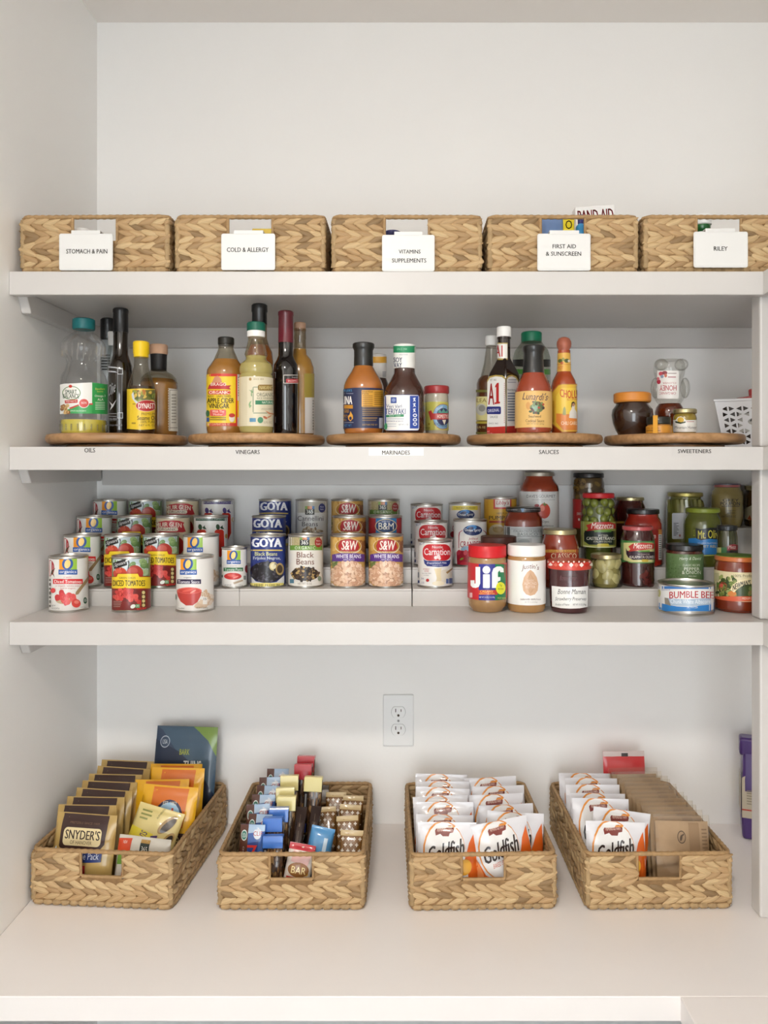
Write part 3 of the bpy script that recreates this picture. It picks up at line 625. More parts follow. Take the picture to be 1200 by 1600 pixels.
vessel('almond_butter_jar', 'almond butter jar with white lid and white label with an almond', 'jar', VA5, 283, 1.553, SH3,
  [('jar_body', goo('ad8350'), [(188, 916), (198, 930), (201, 985), (201, 1450), (198, 1485), (192, None)]), ('lid', LIDW, [(190, 802), (197, 812), (198, 908), (190, 916)])],
  [('paper_label', 978, 1440, 'efeeeb', [('t', "Justin's", 232, 1005, 416, 1072, '6a2c20', {'sh': .2, 'arc': 16}), ('p', [(325, 1068), (360, 1095), (392, 1150), (408, 1220), (400, 1285), (372, 1325), (325, 1340), (280, 1325), (250, 1285), (241, 1220), (256, 1150), (290, 1095)], 'd3ac8a')] +
    [('p', [(325+q*6, 1100+abs(q)*14), (329+q*6, 1100+abs(q)*14), (330+q*20, 1210), (329+q*6, 1318-abs(q)*8), (325+q*6, 1318-abs(q)*8), (326+q*20, 1210)], 'c39874') for q in (-3, -2, -1, 0, 1, 2, 3)] +
    [('t', 'CLASSIC', 284, 1170, 366, 1190, 'e8d2be'), ('t', 'ALMOND', 258, 1196, 392, 1226, 'ead6c4'), ('t', 'BUTTER', 276, 1234, 376, 1262, 'ead6c4'), ('t', 'naturally delicious', 218, 1366, 432, 1388, '5a342c', {'sh': .25}), ('t', 'NET WT 16 OZ (454g)', 266, 1400, 398, 1414, 'a09890')]),
   ('lid_print', 930, 970, None, [('t', 'OUR BOTTLE IS', 360, 944, 470, 960, '5a3c22')])])
vessel('jam_jar', 'strawberry jam jar with red gingham lid and handwritten white label', 'jar', VA5, 728, 1.546, SH3,
  [('jar_body', goo('43151a'), [(212, 1045), (214, 1070), (210, 1130), (208, 1250), (200, 1440), (196, 1490), (190, None)], {'seg': 48}),
   ('lid', mat('cf4030', 0.3, coat=.4), [(222, 966), (232, 975), (234, 1040), (228, 1048)])],
  [('paper_label', 1235, 1472, None, [('p', [(546, 1236), (640, 1246), (740, 1248), (840, 1246), (926, 1238), (922, 1455), (840, 1470), (740, 1474), (640, 1468), (550, 1450)], 'eeeeec'),
    ('t', 'Bonne Maman', 608, 1270, 900, 1322, '26262a', {'sh': .3}), ('t', 'Strawberry Preserves', 582, 1352, 908, 1400, '26262a', {'sh': .3}), ('t', 'Product of France', 585, 1418, 730, 1442, '4a4a4e', {'sh': .2}), ('t', 'NET WT 13 OZ (370g)', 768, 1422, 906, 1446, '4a4a4e')]),
   ('lid_check', 970, 1042, None, [e for i in range(9) for e in (('p', [(510+i*54, 1018), (534+i*54, 992 + 6*(i % 2)), (558+i*54, 1018), (534+i*54, 1044)], ('f2e6e0', 'e07a66', 'f2e6e0', 'c0281e')[i % 4]), ('p', [(497+i*54, 985), (507+i*54, 975), (520+i*54, 985), (507+i*54, 998)], 'f0dcd4'))], {'on': 1, 'clamp': 1}),
   ('embossing', 1120, 1190, None, [('t', 'Bonne Maman', 632, 1130, 808, 1178, '74585c', {'sh': .3})])])
vessel('pasta_sauce_jar', 'short pasta sauce jar with gold lid and red name band behind the gingham-lidded jar', 'jar', VA5, 632, 1.636, ST[0],
  [('jar_body', goo('86301a'), [(162, 695), (166, 720), (180, 760), (192, 800), (196, 860), (196, 1200), (190, None)]), ('lid', GOLD, [(166, 642), (174, 650), (176, 690), (168, 696)])],
  [('paper_label', 860, 1180, 'a43624', [('r', 440, 860, 825, 888, 'cf9c48'), ('t', 'TOMATO & BASIL', 500, 866, 780, 882, '7a4a20'), ('t', 'CLASSICO', 540, 896, 806, 952, 'eadcba', {'b': .004})])])
vessel('pasta_sauce_jar', 'tall pasta sauce jar with silver lid and grey label with a tomato', 'jar', VA5, 415, 1.774, ST[2],
  [('jar_body', goo('93371a'), [(146, 92), (148, 115), (170, 150), (200, 195), (206, 230), (206, 780), (200, None)]), ('lid', SILV, [(150, 50), (158, 58), (160, 90), (150, 94)])],
  [('paper_label', 255, 700, 'dcdcda', [('t', "DAVE'S GOURMET", 286, 286, 586, 318, '55555a'), ('t', 'ORGANIC PASTA SAUCE', 340, 332, 580, 346, '9a9a9c'), ('e', 470, 455, 62, 80, 'c9422c'), ('e', 450, 430, 24, 30, 'e07a64'), ('p', [(470, 400), (440, 375), (462, 385), (470, 360), (480, 386), (505, 380), (482, 402)], '5f7a34'), ('e', 392, 400, 26, 16, 'b34c52'),
    ('t', 'Organic', 452, 552, 520, 586, '5a5a5c', {'sh': .2}), ('t', 'Red Heirloom', 440, 600, 566, 620, '5a5a5c', {'sh': .2})])])
vessel('pasta_sauce_jar', 'pasta sauce jar with black lid and grey scalloped label', 'jar', VA5, 249, 1.708, ST[1],
  [('jar_body', goo('7d2d17'), [(165, 462), (172, 490), (196, 525), (201, 560), (201, 1000), (196, None)]), ('lid', LIDB, [(174, 415), (182, 422), (183, 458), (172, 464)])],
  [('paper_label', 622, 860, 'ccd2d4', [('r', 40, 622, 110, 860, '2b2a2c')] + [('e', 120 + i*17, 626, 9, 8, 'ccd2d4') for i in range(20)] + [('r', 124, 640, 460, 646, '9aa2a6'), ('r', 124, 720, 460, 726, '9aa2a6'), ('t', 'ITALIAN PASTA SAUCE', 148, 654, 440, 676, '6a767a'), ('t', 'BASILICO', 192, 682, 402, 716, '7d8a8c'), ('q', 190, 740, 340, 810, 6, 'b2babd'), ('e', 260, 775, 60, 26, '98a2a6')]),
   ('lid_print', 420, 456, None, [('t', "RAO'S HOMEMADE", 80, 436, 190, 450, 'd0d0d4'), ('p', [(224, 430), (262, 430), (254, 462), (243, 468), (232, 462)], '8aa8c8'), ('t', 'Famous & Cooking', 268, 436, 424, 450, 'd0d0d4')], {'on': 1})])
vessel('hazelnut_spread_jar', 'dark jar with brown lid half hidden behind the red-lidded peanut butter', 'jar', VA4, 893, 1.637, ST[0],
  [('jar_body', goo('3b2016'), [(150, 722), (160, 750), (164, 800), (164, 1080), (158, None)]), ('lid', mat('4a2a24', 0.4), [(162, 645), (168, 652), (168, 716), (160, 722)])], [])
t = vessel('roasted_pepper_jar', 'tall dark jar with black lid and red label at the back', 'jar', VA6, 197, 1.783, ST[2],
  [('jar_body', goo('52401f'), [(150, 112), (156, 135), (165, 165), (166, 700), (160, None)]), ('lid', LIDB, [(154, 62), (161, 70), (162, 106), (152, 113)])],
  [('paper_label', 335, 640, 'b02a28', [('t', 'SWEET', 74, 470, 150, 500, 'e8dcd0'), ('e', 98, 545, 10, 14, 'e8dcd0')]),
   ('fruit_shapes', 130, 330, None, [('d', 20, 45, 140, 350, 320, 22, 34, ['6b5426', '3d2f16', '7a6230', '4a3a1a', '8a7038'], 4)], {'maker': goo})])
# green olives seen through glass
t = vessel('green_olive_jar', 'green olive jar with bright red lid and black and red label', 'jar', VA6, 300, 1.713, ST[1],
  [('glass', sheen(), [(160, 320), (166, 335), (180, 360), (186, 400), (186, 930), (180, None)]), ('lid', mat('c8242b', 0.35), [(160, 268), (167, 275), (168, 312), (160, 320)]),
   ('brine', goo('4f5a20'), [(140, 345), (150, 380), (150, 920), (140, None)])],
  [('paper_label', 570, 838, '9aa04a', [('r', 113, 570, 150, 838, 'bfc07a'), ('p', [(150, 690), (160, 660), (486, 665), (486, 810), (400, 812), (200, 806), (150, 770)], '1a2420'), ('p', [(170, 605), (260, 572), (400, 565), (478, 590), (482, 640), (300, 650), (170, 668), (196, 640)], 'b8302a'), ('t', 'Mezzetta', 224, 578, 456, 640, 'f2e6dc', {'sh': .25, 'b': .008}), ('r', 258, 655, 436, 676, '5f8a3a'), ('t', 'PITTED', 302, 704, 400, 722, 'd8d8c8'), ('t', 'CASTELVETRANO', 176, 726, 474, 758, 'e6e4d4', {'b': .006}), ('t', 'ITALIAN OLIVES', 250, 766, 440, 784, 'c8c8b0'), ('q', 286, 796, 412, 834, 18, 'c2b43c'), ('p', [(140, 812), (280, 830), (480, 826), (480, 838), (140, 838)], 'dcdca8')])])
_rg = random.Random(4)
_ol = MB().ball((0, 0, 0), .0098, mat('88923a', .25, coat=.6, vary=.15, vscale=60), 12, 8, (1, 1, 1.12)).mesh('olive')
for zi in range(3):
    for j in range(9):
        a = 2 * math.pi * (j + .5 * (zi % 2)) / 9 + _rg.uniform(-.08, .08)
        o = link('olive', _ol, t, (.0262 * math.cos(a), .0262 * math.sin(a), .1025 + zi * .0185 + _rg.uniform(-.002, .002)))
        o.rotation_euler = (_rg.uniform(-.6, .6), _rg.uniform(-.6, .6), _rg.uniform(0, 6))
vessel('pasta_sauce_jar', 'dark red jar with gold lid at the back behind the green olives', 'jar', VA6, 628, 1.789, ST[2],
  [('jar_body', goo('4d1710'), [(138, 345), (142, 370), (158, 400), (166, 440), (166, 800), (160, None)]), ('lid', GOLD, [(142, 310), (149, 316), (150, 342), (140, 347)])],
  [('paper_label', 560, 760, '5a2a1a', [('r', 465, 565, 640, 585, 'c09a40'), ('e', 560, 535, 14, 12, 'b8a8a0')])])
vessel('pasta_sauce_jar', 'bright red sauce jar with black lid behind the dark olive jar', 'jar', VA6, 765, 1.711, ST[1],
  [('jar_body', goo('a82a1c'), [(160, 485), (162, 515), (180, 540), (198, 580), (200, 620), (200, 1000), (185, 1045), (170, None)]), ('lid', LIDB, [(164, 435), (171, 442), (172, 478), (162, 486)])],
  [('paper_label', 640, 990, None, [('p', [(850, 640), (966, 648), (966, 990), (850, 975)], '8f2018'), ('r', 926, 650, 960, 700, 'c8843c'), ('r', 926, 700, 962, 965, 'd8d4cc')] + [('r', 930, 712 + i*22, 956, 722 + i*22, '6a6a6c') for i in range(11)] + [('t', 'e', 872, 705, 900, 740, 'e0d0c8')])])
vessel('dark_olive_jar', 'dark olive jar with pinkish red lid and green-edged label', 'jar', VA6, 708, 1.649, ST[0],
  [('jar_body', goo('3c1614'), [(150, 652), (156, 680), (172, 720), (177, 770), (177, 1000), (176, 1200), (168, None)]), ('lid', mat('b0484a', 0.3, coat=.5), [(152, 610), (162, 616), (164, 648), (154, 654)])],
  [('paper_label', 770, 1002, '3f7a3e', [('r', 530, 786, 640, 988, 'cfc98a'), ('r', 640, 786, 890, 990, 'cfc98a'), ('p', [(586, 840), (600, 870), (886, 880), (886, 962), (660, 966), (610, 940), (590, 905)], '2f1a2a'), ('p', [(612, 825), (660, 795), (760, 785), (880, 795), (880, 850), (740, 865), (612, 880), (632, 855)], 'b8302a'), ('t', 'Mezzetta', 664, 790, 860, 846, 'f2e6dc', {'sh': .25, 'b': .008}), ('r', 716, 866, 836, 884, '5f8a3a'), ('t', 'NO PRESERVATIVES', 712, 900, 834, 914, 'c8b8b0'), ('t', 'KALAMATA OLIVES', 626, 922, 884, 950, 'e6dcd4', {'b': .005}), ('q', 750, 960, 822, 986, 12, 'c2a83c'), ('p', [(530, 955), (640, 990), (530, 990)], '3f7a3e')]),
   ('fruit_shapes', 1010, 1240, None, [('d', 16, 560, 1020, 860, 1230, 40, 44, ['4a1c1a', '341210', '561f1c', '3a1614'], 6)], {'maker': goo})])
t = vessel('artichoke_jar', 'small glass jar of pale artichoke hearts with gold lid', 'jar', VA6, 378, 1.632, ST[0],
  [('glass', sheen(), [(152, 945), (156, 965), (174, 990), (178, 1010), (178, 1230), (168, None)]), ('lid', GOLD, [(152, 900), (160, 906), (160, 940), (152, 946)]),
   ('brine', goo('948a50'), [(120, 965), (140, 1000), (146, 1200), (130, None)])], [])
_ar = MB().ball((0, 0, 0), .0135, mat('c3ba80', .3, coat=.5, vary=.2, vscale=90), 12, 8, (1, .75, 1.35)).mesh('artichoke_heart')
for j, (a, z, rx) in enumerate([(-100, .024, .5), (-60, .022, -.4), (-130, .046, -.6), (-85, .049, .3), (-45, .047, .7), (-160, .026, .2), (-15, .026, -.2), (30, .03, .3), (90, .03, .1), (150, .04, .4)]):
    o = link('artichoke_heart', _ar, t, (.0205 * math.cos(math.radians(a)), .0205 * math.sin(math.radians(a)), z)); o.rotation_euler = (rx * .5, rx, math.radians(a + 90))
# right end
vessel('pickle_jar', 'pickle jar with scalloped gold lid and small white sticker', 'jar', VA7, 337, 1.789, ST[2],
  [('jar_body', goo('6c6a32'), [(164, 305), (166, 325), (190, 350), (202, 400), (204, 800), (196, None)]), ('lid', mat('a89c5c', .35, metal=.8), [(176, 262), (186, 270), (187, 298), (178, 306)])],
  [('sticker', 478, 750, None, [('q', 200, 478, 352, 748, 14, 'd6d8dc')] + [('r', 216, 580 + i*14, 216 + (52, 30, 55, 40, 48, 55, 36, 50, 44, 30)[i], 587 + i*14, '6a6c72') for i in range(10)] + [('e', 282, 712, 9, 14, 'a05a54')]),
   ('pickle_shapes', 320, 800, None, [('p', [(150+i*46, 340), (178+i*46, 335), (186+i*46, 470), (160+i*46, 470)], ('8a8844', '54541f', '7c7a3a', '94904c')[i % 4]) for i in range(8)], {'maker': goo})])
vessel('mustard_jar', 'mustard jar with dark lid and black lettering on the glass', 'jar', VA7, 773, 1.779, ZBK,
  [('jar_body', goo('94824c'), [(138, 208), (140, 225), (160, 250), (172, 290), (172, 480), (162, 560), (152, None)]), ('lid', mat('4a4a5c', .25, coat=.6), [(136, 168), (142, 174), (142, 202), (136, 210)])],
  [('lid_band', 186, 204, None, [('r', 628, 186, 920, 206, 'b05a58')], {'on': 1}),
   ('lettering', 320, 540, None, [('t', 'GREY', 728, 330, 896, 358, '1f1a14', {'b': .01}), ('t', 'POUPON', 704, 362, 908, 398, '1f1a14', {'b': .012}), ('r', 716, 404, 904, 410, '3a3020'), ('t', 'DIJON', 776, 446, 860, 462, '3a3020'), ('t', 'MUSTARD', 776, 470, 860, 484, '3a3020'), ('t', 'NET WT 8 OZ', 716, 504, 866, 524, '3a3020')])])
vessel('mustard_jar', 'brown jar with gold lid at the far right behind the post', 'jar', VA7, 1112, 1.79, ZBK,
  [('jar_body', goo('4a3218'), [(150, 240), (152, 262), (165, 290), (168, 560), (160, None)]), ('lid', GOLD, [(150, 192), (158, 198), (158, 232), (150, 240)])],
  [('paper_label', 400, 560, None, [('p', [(955, 430), (1060, 385), (1060, 560), (955, 540)], 'b9b49c'), ('p', [(985, 540), (1010, 495), (1030, 555)], 'a8502c')])])
vessel('squeeze_bottle', 'yellow mustard bottle half hidden by the post', 'bottle', VA7, 1150, 1.672, SH3,
  [('bottle_body', goo('937a36'), [(70, 345), (92, 375), (118, 430), (124, 500), (124, 1100), (118, None)]), ('cap', mat('8a3a38', .3, coat=.5), [(66, 300), (72, 306), (74, 340), (68, 346)])],
  [('neck_band', 318, 330, 'd8d4d0', [], {'on': 1})])
vessel('relish_jar', 'squat green relish jar with lime lid and blue label', 'jar', VA7, 520, 1.709, ST[1],
  [('jar_body', goo('5f6428'), [(166, 472), (176, 500), (198, 540), (206, 600), (206, 960), (198, 1030), (180, None)]), ('lid', mat('8f9c34', .35), [(172, 424), (180, 430), (181, 464), (172, 472)])],
  [('paper_label', 620, 925, None, [('p', [(372, 742), (440, 738), (740, 755), (740, 905), (540, 912), (372, 890)], '2f7cc0'), ('p', [(446, 632), (500, 648), (600, 630), (740, 632), (740, 760), (600, 745), (500, 762), (452, 742)], '161a1c'), ('t', 'Mt. Olive', 470, 655, 716, 742, 'd9cf52', {'b': .006, 'sk': -6}), ('t', 'NO HIGH FRUCTOSE', 470, 784, 660, 800, 'd0dcea'), ('t', 'SWEET RELISH', 455, 812, 720, 838, 'e8d888', {'b': .006}), ('p', [(372, 905), (540, 916), (740, 908), (740, 918), (540, 926), (372, 915)], 'b8c060'), ('t', 'OLD', 420, 650, 440, 720, '9aa040', {'rot': 0})])])
vessel('caper_jar', 'narrow little jar with dark lid and red and green label', 'jar', VA7, 775, 1.630, ST[0],
  [('jar_body', goo('3a3c1e'), [(96, 655), (100, 680), (108, 720), (110, 760), (110, 1100), (104, None)]), ('lid', mat('3c3e40', .3, metal=.6), [(100, 605), (107, 611), (108, 650), (100, 657)])],
  [('paper_label', 800, 1000, None, [('r', 664, 836, 890, 1000, '2e6a3a'), ('r', 664, 836, 712, 890, 'b8b878'), ('p', [(775, 830), (800, 808), (850, 800), (890, 812), (890, 870), (820, 862), (775, 878)], '8f2a34'), ('p', [(770, 870), (890, 862), (890, 1000), (760, 1000)], '1c1a1c'), ('t', 'Mezz', 788, 814, 866, 850, 'e8d8d0', {'sh': .25})])])
vessel('pepper_relish_jar', 'jar with black lid and green label above the blue-striped tuna can', 'jar', VA7, 330, 1.636, ST[0],
  [('jar_body', goo('4a1f14'), [(186, 860), (192, 880), (196, 905), (196, 1330), (190, None)]), ('lid', LIDB, [(190, 800), (197, 806), (198, 852), (188, 862)])],
  [('paper_label', 908, 1330, '5f7a4c', [('d', 60, 140, 920, 300, 1300, 9, 8, ['54703f', '6b8758', '4c663a'], 5), ('t', 'Harry & David', 276, 936, 505, 976, 'dfe6d4', {'sh': .3}), ('t', 'CLASSIC RECIPE', 312, 1010, 492, 1032, 'd3dcc6'), ('t', 'PEPPER', 326, 1044, 488, 1076, 'e6ecdc'), ('t', '& ONION', 304, 1078, 500, 1114, 'e6ecdc'), ('t', 'RELISH', 374, 1128, 452, 1144, 'd3dcc6')])])
# tuna can
c = can('tuna_can', 'wide flat tuna can with red lettering and blue stripe', VA7, 343, 1.541, SH3, 0.0538, 0.0590, 1246, 1500, 'e4e4e2',
    [('r', 40, 1240, 645, 1268, '3d74b8'), ('p', [(40, 1405), (120, 1425), (250, 1450), (343, 1455), (450, 1450), (645, 1405), (645, 1500), (40, 1500)], '2a7cc4'), ('t', 'BUMBLE BEE', 172, 1290, 632, 1362, 'b3242e', {'b': .012, 'arc': 8}),
     ('p', [(122, 1358), (240, 1372), (343, 1376), (450, 1372), (605, 1360), (605, 1430), (450, 1446), (343, 1448), (240, 1444), (126, 1424)], 'a9bccf'), ('p', [(122, 1358), (160, 1366), (190, 1446), (126, 1424)], '8c8478'), ('t', 'Chunk White Albacore', 184, 1378, 600, 1424, 'eef2f6', {'arc': -6}), ('t', 'IN WATER', 358, 1450, 470, 1470, 'dbe6f2'), ('e', 66, 1312, 16, 40, 'b9b86a'), ('t', 'PREMIUM SINCE 1899', 92, 1272, 180, 1284, '4a6a9a')])
vessel('salsa_jar', 'salsa jar with green-topped orange lid and vegetable label at the right', 'jar', VA7, 878, 1.552, SH3,
  [('jar_body', goo('74290f'), [(222, 965), (228, 990), (240, 1030), (243, 1080), (243, 1400), (240, 1460), (220, None)]), ('lid', mat('c06a34', .3, coat=.5), [(230, 918), (240, 926), (240, 962), (232, 968)]), ('lid_top', mat('5a7f34', .4), [(150, 908), (228, 914), (231, 919)], {'open_bottom': 1})],
  [('paper_label', 1095, 1400, 'd9cda4', [('r', 625, 1190, 1130, 1345, '3a4a24'), ('d', 60, 650, 1140, 860, 1340, 22, 18, ['4f6a2c', '7f8f4a', '2f3f1c', '94a05c', '6a7a38'], 5), ('e', 730, 1245, 42, 50, 'a32a2c'), ('e', 715, 1232, 18, 20, 'c85048'), ('e', 825, 1318, 46, 28, 'cf7f3a'), ('r', 1000, 1190, 1130, 1345, '4c5c30'), ('d', 14, 990, 1190, 1120, 1330, 24, 22, ['6f8044', '40502a', '8a7048'], 3),
    ('p', [(806, 1275), (830, 1225), (900, 1178), (1000, 1158), (1115, 1165), (1122, 1240), (1040, 1215), (950, 1228), (880, 1270), (846, 1306)], 'e6d9ae'), ('t', "NEWMAN'S OWN", 832, 1176, 1125, 1240, '1e1c18', {'b': .014, 'arc': 30, 'sk': -40}), ('t', '100% Profits to', 840, 1118, 1095, 1146, '5a5a3a'), ('t', 'Charity', 1040, 1092, 1100, 1108, '5a5a3a'), ('r', 625, 1345, 1130, 1398, 'cf5a34'), ('t', 'MEDIUM SALSA', 932, 1356, 1086, 1378, 'ecdfcc'), ('q', 640, 1100, 690, 1185, 6, 'b9b58a')])])
# ================================================================== turntables and bottles on the middle shelf
K1, K2, K3, K4, K5 = View(60, 460, 5), View(290, 460, 5), View(500, 460, 5), View(720, 460, 5), View(940, 460, 1200/260)
TTZ = ZC + 0.072; TTD = 1.60
def bamboo():
    m = bpy.data.materials.new('bamboo'); m.use_nodes = True; nt = m.node_tree; b = nt.nodes['Principled BSDF']; b.inputs['Roughness'].default_value = .38
    tc = nt.nodes.new('ShaderNodeTexCoord'); mp = nt.nodes.new('ShaderNodeMapping'); mp.inputs['Scale'].default_value = (6, 90, 90)
    n = nt.nodes.new('ShaderNodeTexNoise'); n.inputs['Scale'].default_value = 1.0; n.inputs['Detail'].default_value = 3
    br = nt.nodes.new('ShaderNodeTexBrick'); br.inputs['Scale'].default_value = 8; br.inputs['Mortar Size'].default_value = 0.0; br.inputs['Color1'].default_value = (.9, .9, .9, 1); br.inputs['Color2'].default_value = (1.1, 1.1, 1.1, 1); br.inputs['Row Height'].default_value = .18; br.inputs['Brick Width'].default_value = 1.6
    r = nt.nodes.new('ShaderNodeValToRGB'); r.color_ramp.elements[0].color = S('946e46'); r.color_ramp.elements[1].color = S('c0966a'); r.color_ramp.elements[0].position = .3; r.color_ramp.elements[1].position = .75
    mx = nt.nodes.new('ShaderNodeMix'); mx.data_type = 'RGBA'; mx.blend_type = 'MULTIPLY'; mx.inputs[0].default_value = .8
    nt.links.new(tc.outputs['Object'], mp.inputs['Vector']); nt.links.new(mp.outputs[0], n.inputs['Vector']); nt.links.new(n.outputs['Fac'], r.inputs['Fac']); nt.links.new(tc.outputs['Object'], br.inputs['Vector'])
    nt.links.new(r.outputs['Color'], mx.inputs[6]); nt.links.new(br.outputs['Color'], mx.inputs[7]); nt.links.new(mx.outputs[2], b.inputs['Base Color'])
    return m
BAM = bamboo()
TX = [(183.5 - CX) * TTD / F + .003, (402.5 - CX) * TTD / F, (615 - CX) * TTD / F, (834 - CX) * TTD / F, (1053 - CX) * TTD / F - .002]
ZT = TTZ - ZS[1]
tt = thing('turntable', 'round bamboo turntable holding the oils at the left', 'turntable', (TX[0], TTD, ZS[1]), .2, 'bamboo turntables')
R_ = .1395
MB().lathe([(0, .0095), (R_-.008, .0095), (R_-.002, .0125), (R_, .0175), (R_, .0225), (R_-.002, ZT-.001), (R_-.004, ZT), (0, ZT)], BAM, 72).build('tray', tt, ang=60)
MB().lathe([(0, 0), (.098, 0), (.1, .001), (.1, .006), (.098, .0068), (0, .0068)], BAM, 48).build('base_ring', tt, ang=40)
MB().lathe([(0, .0066), (.06, .0066), (.06, .0096), (0, .0096)], mat('8f8f8c', .4, metal=.7), 32).build('bearing', tt)
for x, a, l in zip(TX[1:], (1.1, -.5, 2.0, .7), ('round bamboo turntable holding the vinegars', 'round bamboo turntable holding the marinades in the middle', 'round bamboo turntable holding the sauces', 'round bamboo turntable holding the honey and small jars')):
    dup(tt, (x, TTD, ZS[1]), a, l)
BLK = mat('121214', .35, coat=.3); CORK = mat('c9a184', .6, vary=.1, vscale=80)
def bottle(*a, **k): return vessel(*a, **k)
# ---- oils
t = bottle('oil_jug', 'clear ribbed oil jug with teal cap, nearly empty', 'bottle', K1, 355, 1.53, TTZ,
  [('jug', glass_thin('fafafa', .95, .02), [(76, 278), (80, 300), (112, 322), (150, 352), (174, 390), (176, 440), (164, 478), (140, 505), (134, 545), (146, 590), (176, 640), (188, 690), (188, 935), (184, 965), (189, 990), (186, None)], {'open_top': 1}),
   ('cap', mat('12666a', .4), [(80, 193), (90, 200), (91, 268), (86, 278)]),
   ('oil', mat('cfc04a', .15, coat=.8), [(178, 985), (182, 1010), (178, None)])],
  [('paper_label', 690, 932, None, [('p', [(168, 706), (200, 698), (420, 688), (545, 704), (545, 936), (420, 930), (240, 926), (168, 935)], 'e9e9e4'), ('p', [(420, 688), (546, 704), (546, 936), (420, 932)], '2f9a4e'), ('p', [(215, 905), (300, 870), (420, 858), (420, 932), (210, 930)], '3aa055'), ('p', [(240, 886), (320, 856), (425, 850), (425, 862), (320, 868), (250, 896)], 'c4453c'),
     ('e', 258, 770, 72, 54, '4f7a3a'), ('e', 258, 770, 66, 49, 'f0eee6'), ('t', 'SMART', 206, 744, 300, 780, '2a4a30', {'b': .012}), ('t', 'BALANCE', 192, 778, 318, 812, '2a4a30', {'b': .012}), ('e', 250, 718, 14, 12, 'c0392b'), ('p', [(205, 828), (306, 820), (306, 846), (208, 852)], 'c0392b'), ('t', 'VEGETABLE OIL', 214, 828, 300, 842, 'f0e0dc', {'sk': -6}), ('e', 355, 850, 42, 38, 'f0e6e2'), ('e', 355, 850, 37, 33, 'cc4a40'), ('t', 'NON', 336, 838, 376, 856, 'f0e6e2'), ('d', 14, 172, 870, 236, 930, 16, 16, ['b58a52', '8a5a30', 'd0b07a'], 4),
     ('t', 'Excellent', 446, 730, 520, 746, 'd9d860'), ('t', 'Source', 458, 752, 506, 764, 'd9d860'), ('t', 'Omega-3', 440, 784, 524, 806, 'e6f0e4', {'b': .006}), ('t', 'ALA', 462, 812, 508, 830, 'e6f0e4', {'b': .006})] + [('r', 444, 842+i*13, 520, 847+i*13, 'b9dcc0') for i in range(5)] + [('t', 'SUPPORTS HEALTHY HEARTS', 246, 904, 372, 916, 'd8ecd8')])])
_rib = MB().tube([(0, 0, 0), (0, 0, .0125)], .0016, glass_thin('f4f4ee', 1.0, .12), 6).mesh('rib')
_rib2 = MB().tube([(0, 0, 0), (0, 0, .022)], .0016, glass_thin('ffffff', 1.0, .10), 6).mesh('rib')
for i in range(22):
    a = 2 * math.pi * i / 22; link('rib', _rib, t, (.0440 * math.cos(a), .0440 * math.sin(a), .006)); link('rib', _rib2, t, (.0405 * math.cos(a), .0405 * math.sin(a), .153))
bottle('oil_bottle', 'tall black oil bottle with white line drawing, tallest of the oils', 'bottle', K1, 643, 1.585, TTZ,
  [('bottle_body', mat('1d150c', .08, coat=1), [(58, 300), (60, 470), (74, 510), (92, 560), (98, 620), (98, 1060), (94, None)]), ('sleeve', BLK, [(56, 113), (63, 122), (63, 140), (60, 150), (61, 300)])],
  [('drawing', 560, 1030, None, [('p', [(540, 562), (600, 566), (650, 580), (650, 588), (600, 576), (540, 572)], 'b9bcc0'), ('p', [(540, 595), (600, 600), (620, 612), (600, 610), (540, 606)], 'b9bcc0'), ('r', 618, 578, 622, 625, 'c4c8cc'), ('r', 618, 576, 660, 581, 'c4c8cc'), ('r', 655, 578, 660, 625, 'c4c8cc'), ('r', 618, 620, 660, 625, 'c4c8cc'), ('r', 618, 922, 660, 927, 'c4c8cc'), ('r', 618, 964, 660, 969, 'c4c8cc'), ('r', 618, 922, 622, 969, 'c4c8cc'), ('r', 655, 922, 660, 969, 'c4c8cc'), ('r', 617, 625, 621, 922, '8a8e94'), ('r', 652, 625, 655, 922, '8a8e94'),
    ('t', 'Olive', 548, 690, 602, 780, 'b4b6ba', {'sh': .4, 'sk': -40}), ('p', [(550, 830), (580, 860), (610, 820), (585, 875), (560, 905), (570, 870)], 'c8cacc'), ('r', 548, 930, 612, 934, '9a9ca0'), ('r', 548, 950, 612, 954, '9a9ca0'), ('t', 'EXTRA VIRGIN', 548, 966, 612, 982, '9a9ca0'), ('t', 'COLD PRESSED', 550, 1016, 655, 1028, '9a9ca0')])])
bottle('vinegar_bottle', 'slim bottle with black cap and grey ribbed label behind the black oil bottle', 'bottle', K1, 546, 1.69, TTZ,
  [('bottle_body', mat('aab0b4', .2, coat=.8), [(56, 362), (60, 380), (62, 480), (62, None)]), ('cap', BLK, [(50, 190), (62, 200), (63, 355), (58, 362)])],
  [('label_lines', 470, 700, None, [('r', 490, 470 + i*22, 560, 481 + i*22, '26282a') for i in range(6)])])
bottle('extract_bottle', 'tiny bottle with white cap peeking out behind the black oil bottle', 'bottle', K1, 572, 1.655, TTZ,
  [('bottle_body', glass_thin('e8ecec', .9, .08), [(22, 400), (30, 430), (34, 480), (34, None)]), ('cap', LIDW, [(26, 292), (31, 298), (31, 330), (28, 334), (29, 380), (24, 400)])], [])
